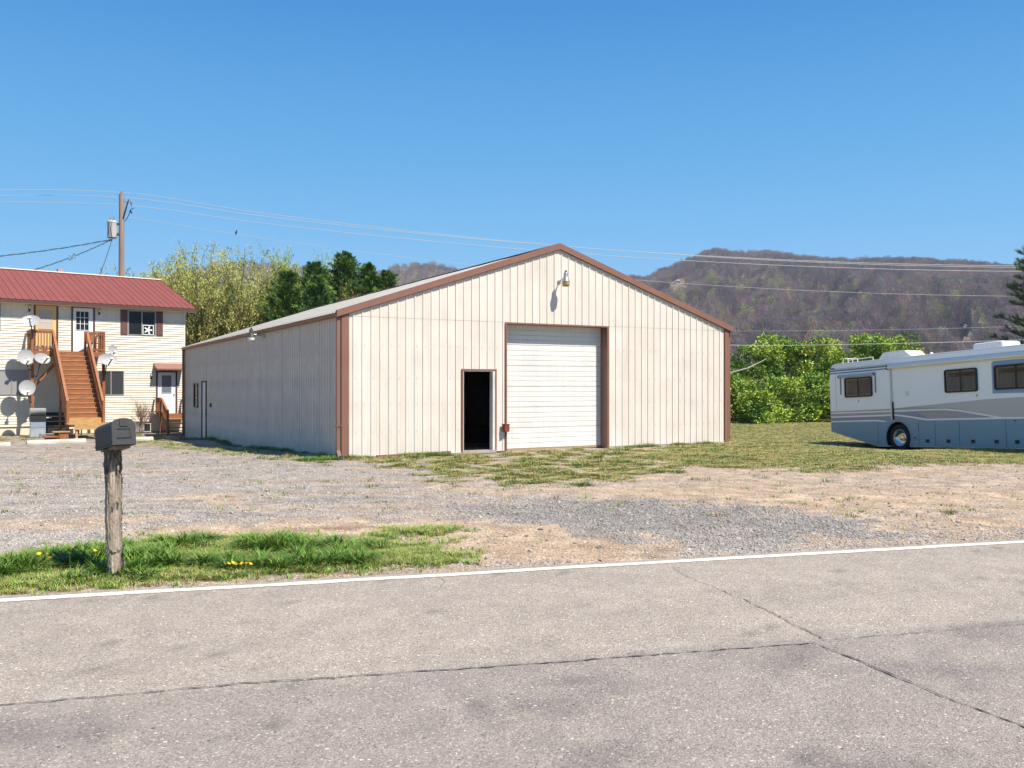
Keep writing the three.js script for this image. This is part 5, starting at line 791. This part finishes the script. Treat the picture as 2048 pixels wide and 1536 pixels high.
{
  const ks = axis(-2.1, 2.1, -.45, .66, .006, 1.06), rs = []; for (let r = R0 - 40; r < RTOP + 260;) { rs.push(r); r += r < RTOP ? 14 : 50; }
  const nk = ks.length, p = [], uv = [], c = [], ix = [];
  rs.forEach((r, j) => ks.forEach((k, i) => { const D = r / Math.hypot(1, k), y = hillY(k, r); p.push(k * D, y, -D); uv.push(k * D / 6, D / 6); const g = sst(.1, .35, fbm(k * 14 + 4, r * .008, 3)), q = mixc([.20, .155, .125], [.17, .17, .08], .5 * g); c.push(...q.map(v => v * 1.7)); if (i + 1 < nk && j + 1 < rs.length) { const o = j * nk + i; ix.push(o, o + 1, o + nk + 1, o, o + nk + 1, o + nk); } }));
  const g = new THREE.BufferGeometry(); g.setAttribute('position', new THREE.Float32BufferAttribute(p, 3)); g.setAttribute('uv', new THREE.Float32BufferAttribute(uv, 2)); g.setAttribute('color', new THREE.Float32BufferAttribute(c, 3)); g.setIndex(ix); g.computeVertexNormals();
  obj('mountain', g, new THREE.MeshStandardMaterial({ vertexColors: true, map: soilMap, roughness: 1, side: THREE.DoubleSide })).userData = { kind: 'structure', label: 'wooded mountain ridge behind the barn' };
  // bare trees: a trunk and a haze of fine twigs each
  reseed(500);
  const bare = (n, leafy) => {
    const m = new MB(); m.limb([V(0, -1, 0), V(rr(-.3, .3), 5, rr(-.3, .3)), V(rr(-.6, .6), 10.5, rr(-.6, .6))], [.26, .18, .05], 4);
    for (let i = 0; i < 9; i++) { const y = rr(3.5, 9.5), a = rr(0, 6.28), l = rr(2, 4); m.limb([V(0, y, 0), V(Math.cos(a) * l * .7, y + l * .8, Math.sin(a) * l * .7)], [.09, .03], 3); }
    for (let i = 0; i < n; i++) { const a = rr(0, 6.28), y = 3.5 + 8.5 * Math.pow(rnd(), .8), e = 3.6 * Math.sqrt(Math.max(.02, 1 - Math.pow((y - 8) / 5, 2))) * Math.sqrt(rnd()), p = V(Math.cos(a) * e, y, Math.sin(a) * e), d = V(Math.cos(a) * rr(.1, .8), rr(.4, 1.1), Math.sin(a) * rr(.1, .8)).normalize(), q = p.clone().addScaledVector(d, leafy ? rr(.4, .8) : rr(.8, 1.9)), s = V(rnd() - .5, rnd() - .5, rnd() - .5).cross(d).normalize().multiplyScalar(leafy ? .22 : .062); m.tri(p.clone().add(s).toArray(), p.clone().sub(s).toArray(), q.toArray()); }
    return m.geo();
  };
  const sites = [[.512, .0614], [.187, .116]].map(([k, e]) => { let r = R0 + 30; while (r < RTOP && (hillY(k, r) - 1.75) / (r / Math.hypot(1, k)) < e) r += 2; return [k, r, e]; });
  const lists = [[], [], [], []]; let made = 0;
  for (let i = 0; i < 400000 && made < 50000; i++) {
    const right = rnd() < .8, k = right ? rr(.105, .72) : rr(-.95, -.03), r = Math.sqrt(rr((right ? R0 + 10 : 1350) ** 2, (RTOP + 30) ** 2)); if (sites.some(([sk, sr, se]) => Math.abs(k - sk) < .0105 && r < sr + 10 && (hillY(k, r) + 14) * Math.hypot(1, k) / r > se - .001)) continue; // view cleared below the two houses
    const D = r / Math.hypot(1, k), X = k * D, y = hillY(k, r);
    const gr = fbm(k * 16 + 4, r * .009, 3), green = rnd() < .015 + .4 * sst(.2, .36, gr) * sst(1750, 1300, r) , v = green ? 2 + Math.floor(rnd() * 2) : Math.floor(rnd() * 2), s = rr(.75, 1.2), b = rr(.8, 1.2);
    const tone = sst(-.3, .3, fbm(k * 8, r * .005 + 20, 3)); const c = green ? mixc([.22, .25, .10], [.36, .38, .14], rnd()).map(q => q * b) : mixc([.125, .10, .115], [.25, .19, .175], clamp(tone + rr(-.35, .35))).map(q => q * b * rr(.75, 1.25));
    lists[v].push([X, y - .3, -D, s, s * rr(.85, 1.15), s, rr(0, 6.28), c]); made++;
  }
  const wm = new THREE.MeshStandardMaterial({ color: 0xffffff, roughness: 1, side: THREE.DoubleSide });
  scatter('bare_woodland', bare(330, false), wm, lists[0], 'leafless grey woodland covering the mountain'); scatter('bare_woodland', bare(300, false), wm, lists[1], 'leafless grey woodland covering the mountain'); scatter('budding_woodland', bare(300, true), wm, lists[2], 'pale green budding trees among the bare woods'); scatter('budding_woodland', bare(260, true), wm, lists[3], 'pale green budding trees among the bare woods');
  // small houses on the slope
  const cabin = (label, [k, r], s, turn) => { const D = r / Math.hypot(1, k); const t = thing('hill_house', label, 'house', [k * D, hillY(k, r), -D], turn, 'houses on the mountain slope'); t.position.y += 3 * s;
    const w = mat([.10, .085, .085], .8), rf = mat([.38, .38, .40], .6); new MB().box(-5 * s, 5 * s, -7 * s, 3.2 * s, -4 * s, 4 * s).build('wall', w, t); new MB().quad([-5.6 * s, 3 * s, 4.6 * s], [5.6 * s, 3 * s, 4.6 * s], [5.6 * s, 6.2 * s, 0], [-5.6 * s, 6.2 * s, 0]).quad([-5.6 * s, 3 * s, -4.6 * s], [5.6 * s, 3 * s, -4.6 * s], [5.6 * s, 6.2 * s, 0], [-5.6 * s, 6.2 * s, 0]).build('roof', rf, t); const gm = new MB(); for (const x of [-5, 5]) gm.tri([x * s, 3 * s, 4 * s], [x * s, 3 * s, -4 * s], [x * s, 6 * s, 0]); gm.build('gable', w, t); new MB().box(-9 * s, -5.05 * s, -7 * s, 1.8 * s, -3 * s, 3.4 * s).build('wing', w, t); new MB().quad([-9.4 * s, 1.8 * s, 3.8 * s], [-5.05 * s, 1.8 * s, 3.8 * s], [-5.05 * s, 4 * s, 0], [-9.4 * s, 4 * s, 0]).build('wing_roof', rf, t); };
  cabin('dark cabin with pale roof low on the mountain above the motorhome', sites[0], .62, .5); cabin('tiny house high on the mountain near the barn roof slope', sites[1], .5, .2);
}
// ---------------------------------------------------------------- grass
function tuft(n, h, w, lean, curl, wide = 1) {
  const m = new MB(); for (let i = 0; i < n; i++) { const a = rr(0, 6.28), r = rnd() * w, x = Math.cos(a) * r, z = Math.sin(a) * r, az = a + rr(-.8, .8), l = h * rr(.55, 1), bl = rr(.3, 1) * lean, bw = rr(.0022, .0042) * wide, px = -Math.sin(az) * bw, pz = Math.cos(az) * bw, P = (t) => [x + Math.cos(az) * l * bl * t * t, l * (t - curl * t * t * bl), z + Math.sin(az) * l * bl * t * t]; const a0 = P(0), a1 = P(.55), a2 = P(1); const o = (p, s, k) => [p[0] + px * s * k, p[1], p[2] + pz * s * k]; m.quad(o(a0, -1, 1), o(a0, 1, 1), o(a1, 1, .85), o(a1, -1, .85)); m.tri(o(a1, -1, .85), o(a1, 1, .85), a2); } return m.geo();
}
const bladeM = new THREE.MeshStandardMaterial({ color: 0xffffff, roughness: .6, side: THREE.DoubleSide });
{
  reseed(600); const A = [], B = [], S = [], C = [], Dd = [];
  for (let k = 0; k < 260000 && A.length + B.length + S.length < 17500; k++) {
    const X = rr(-7.5, -.3), D = rr(6.6, 11.4), v = polyDist(VERGE, X, D) + .26 * fbm(X * 1.6 + 5, D * 1.6, 4), s = roadS(X, D); if (s < 8.24) continue;
    const tf = v > -.03 ? 0 : mEdge(TUFT, X, D, .12, .45, 2.2); if (v < -.03 && rnd() > Math.max(.5 * tf, .05 * sst(-.7, -.05, v))) continue;
    const clump = sst(.0, .42, noise(X * 2.3 + 3, D * 2.6) * .6 + .5 * noise(X * .8, D * .9 + 8)), bald = sst(.35, .62, noise(X * 1.9 + 60, D * 2.2)); if (rnd() < .8 * bald * (1 - clump)) continue; if (v < .12 && v > -.03 && rnd() < .5) continue;
    const tall = clump * sst(.06, .4, v) * sst(8.35, 8.9, s) * sst(-.5, -1.9, X), y = groundY(X, D) - .006;
    if (tall > .25 && rnd() < .5) (rnd() < .5 ? A : B).push([X, y, -D, rr(.9, 1.3), (.38 + .45 * tall) * rr(.7, 1.15), rr(.9, 1.3), rr(0, 6.28), mixc([.15, .24, .028], [.065, .145, .014], rnd()).map(q => q * rr(.85, 1.3))]);
    else S.push([X, y, -D, 1.2, rr(.6, 1.2) * (1 + .5 * tall), 1.2, rr(0, 6.28), (rnd() < .24 ? [.44, .37, .16] : mixc([.27, .34, .06], [.12, .22, .03], clamp(rr(-.2, .7) + .5 * tall))).map(q => q * rr(.8, 1.25))]);
  }
  scatter('verge_grass', tuft(13, .30, .035, 1.05, .38, 1.7), bladeM, A, 'long lush green grass on the roadside verge'); scatter('verge_grass', tuft(10, .26, .05, 1.35, .5, 2.0), bladeM, B, 'long lush green grass on the roadside verge'); scatter('verge_grass', tuft(12, .085, .06, 1.1, .35), bladeM, S, 'short yellow-green grass at the edge of the verge');
  // short field grass and weeds
  for (let k = 0; k < 900000 && C.length + Dd.length < 62000; k++) {
    const D = 12 + 45 * Math.pow(rnd(), 1.5), X = rr(-.64, .66) * D, m = masks(X, D); let d = Math.max(.012 * sst(.0, .4, m.n2), .85 * m.g1 * sst(-.35, .15, m.n2 + .1), .62 * m.fl, .35 * m.lot, .35 * m.hg); if (D > 60 || rnd() > d) continue;
    const bx = X + 4.07, bd = D - 21.3, u = bx * .872 + bd * .488, w = -bx * .488 + bd * .872; if (u > -.02 && u < 12.3 && w > -.03 && w < 22.8) continue; // not inside the barn
    const dry = rnd() < .56 + .25 * (m.n2 < 0), c = (dry ? mixc([.40, .33, .12], [.30, .27, .09], rnd()) : mixc([.19, .25, .05], [.10, .17, .03], rnd())).map(q => q * rr(.8, 1.2)), lush = sst(.15, .45, m.n2) * (X < 6 ? 1 : .4), hh = rr(.45, .9) * (1 + 1.3 * lush); (rnd() < .5 ? C : Dd).push([X, groundY(X, D) - .004, -D, 1.6, hh, 1.6, rr(0, 6.28), c]);
  }
  scatter('field_grass', tuft(11, .085, .07, 1.0, .3), bladeM, C, 'short patchy spring grass around the barn and field'); scatter('field_grass', tuft(9, .075, .08, 1.2, .4), bladeM, Dd, 'short patchy spring grass around the barn and field');
  // grass and weeds standing along the barn walls
  const E = []; for (let k = 0; k < 2600; k++) { const side = rnd() < .5, u = side ? -rr(.05, .35) * Math.pow(rnd(), .5) - .04 : rr(0, 12.2), w = side ? -22 * rnd() : rr(.05, .3); const p = barnP(u, 0, w); if (!side && u > 3.1 && u < 7.9) continue; const n = noise(p.x * .8, p.z * .8); if (n < -.15) continue; E.push([p.x, groundY(p.x, -p.z) - .01, p.z, 1.3, rr(.4, 1.1) * (.6 + n) * (side ? .8 : .7), 1.3, rr(0, 6.28), mixc([.10, .17, .03], [.22, .25, .06], rnd())]); }
  for (let k = 0; k < 260; k++) { const p = barnP(rr(1.4, 2.5), 0, rr(.1, .5)); E.push([p.x, groundY(p.x, -p.z) - .01, p.z, 1.3, rr(.5, 1), 1.3, rr(0, 6.28), [.12, .24, .03].map(q => q * rr(.8, 1.3))]); } for (let k = 0; k < 200; k++) { const p = barnP(rr(-1.1, -.2), 0, rr(.0, .5)); E.push([p.x, groundY(p.x, -p.z) - .01, p.z, 1.2, rr(.4, .8), 1.2, rr(0, 6.28), [.11, .22, .03].map(q => q * rr(.8, 1.3))]); }
  scatter('wall_weeds', tuft(9, .2, .06, .8, .3), bladeM, E, 'grass and weeds growing along the barn walls');
  // dandelions in the verge
  const yel = mat([.85, .55, .02], .7), grn = mat([.12, .2, .04], .7), pet = []; for (let i = 0; i < 22; i++) { const a = i / 22 * 6.283, l = .017 * (i % 2 ? 1 : .8); pet.push(new MB().tri([0, 0, 0], [Math.cos(a - .12) * l, .006, Math.sin(a - .12) * l], [Math.cos(a + .12) * l, .004, Math.sin(a + .12) * l]).geo()); }
  const head = mergeGeometries([...pet, new THREE.SphereGeometry(.008, 8, 6).scale(1, .6, 1).toNonIndexed()]);
  const spots = [[-4.36, 8.35], [-4.30, 8.28], [-4.42, 8.27], [-4.2, 8.45], [-2.62, 8.19], [-2.56, 8.2], [-2.5, 8.19], [-2.45, 8.22], [-2.53, 8.17], [-2.6, 8.23], [-2.42, 8.18], [-1.2, 9.05], [-4.05, 8.6]];
  for (const [x, d] of spots) { const t = thing('dandelion', 'yellow dandelion flower in the roadside grass', 'flower', [x, groundY(x, d), -d], rr(0, 6), 'dandelions in the verge'); const h = d < 8.25 && x > -3 ? .13 : rr(.17, .22); new MB().limb([V(0, -.01, 0), V(.01, h, 0)], [.003, .002], 5).build('stalk', grn, t); const f = obj('flower_head', head, yel, t); f.position.set(.01, h, 0); f.rotation.set(.5, 0, 0); f.scale.setScalar(1.35); }
}
// pale haze over the far slopes
scene.fog = new THREE.FogExp2(new THREE.Color().setRGB(.86, .88, 1.0), .00011);

renderer.render(scene, camera);
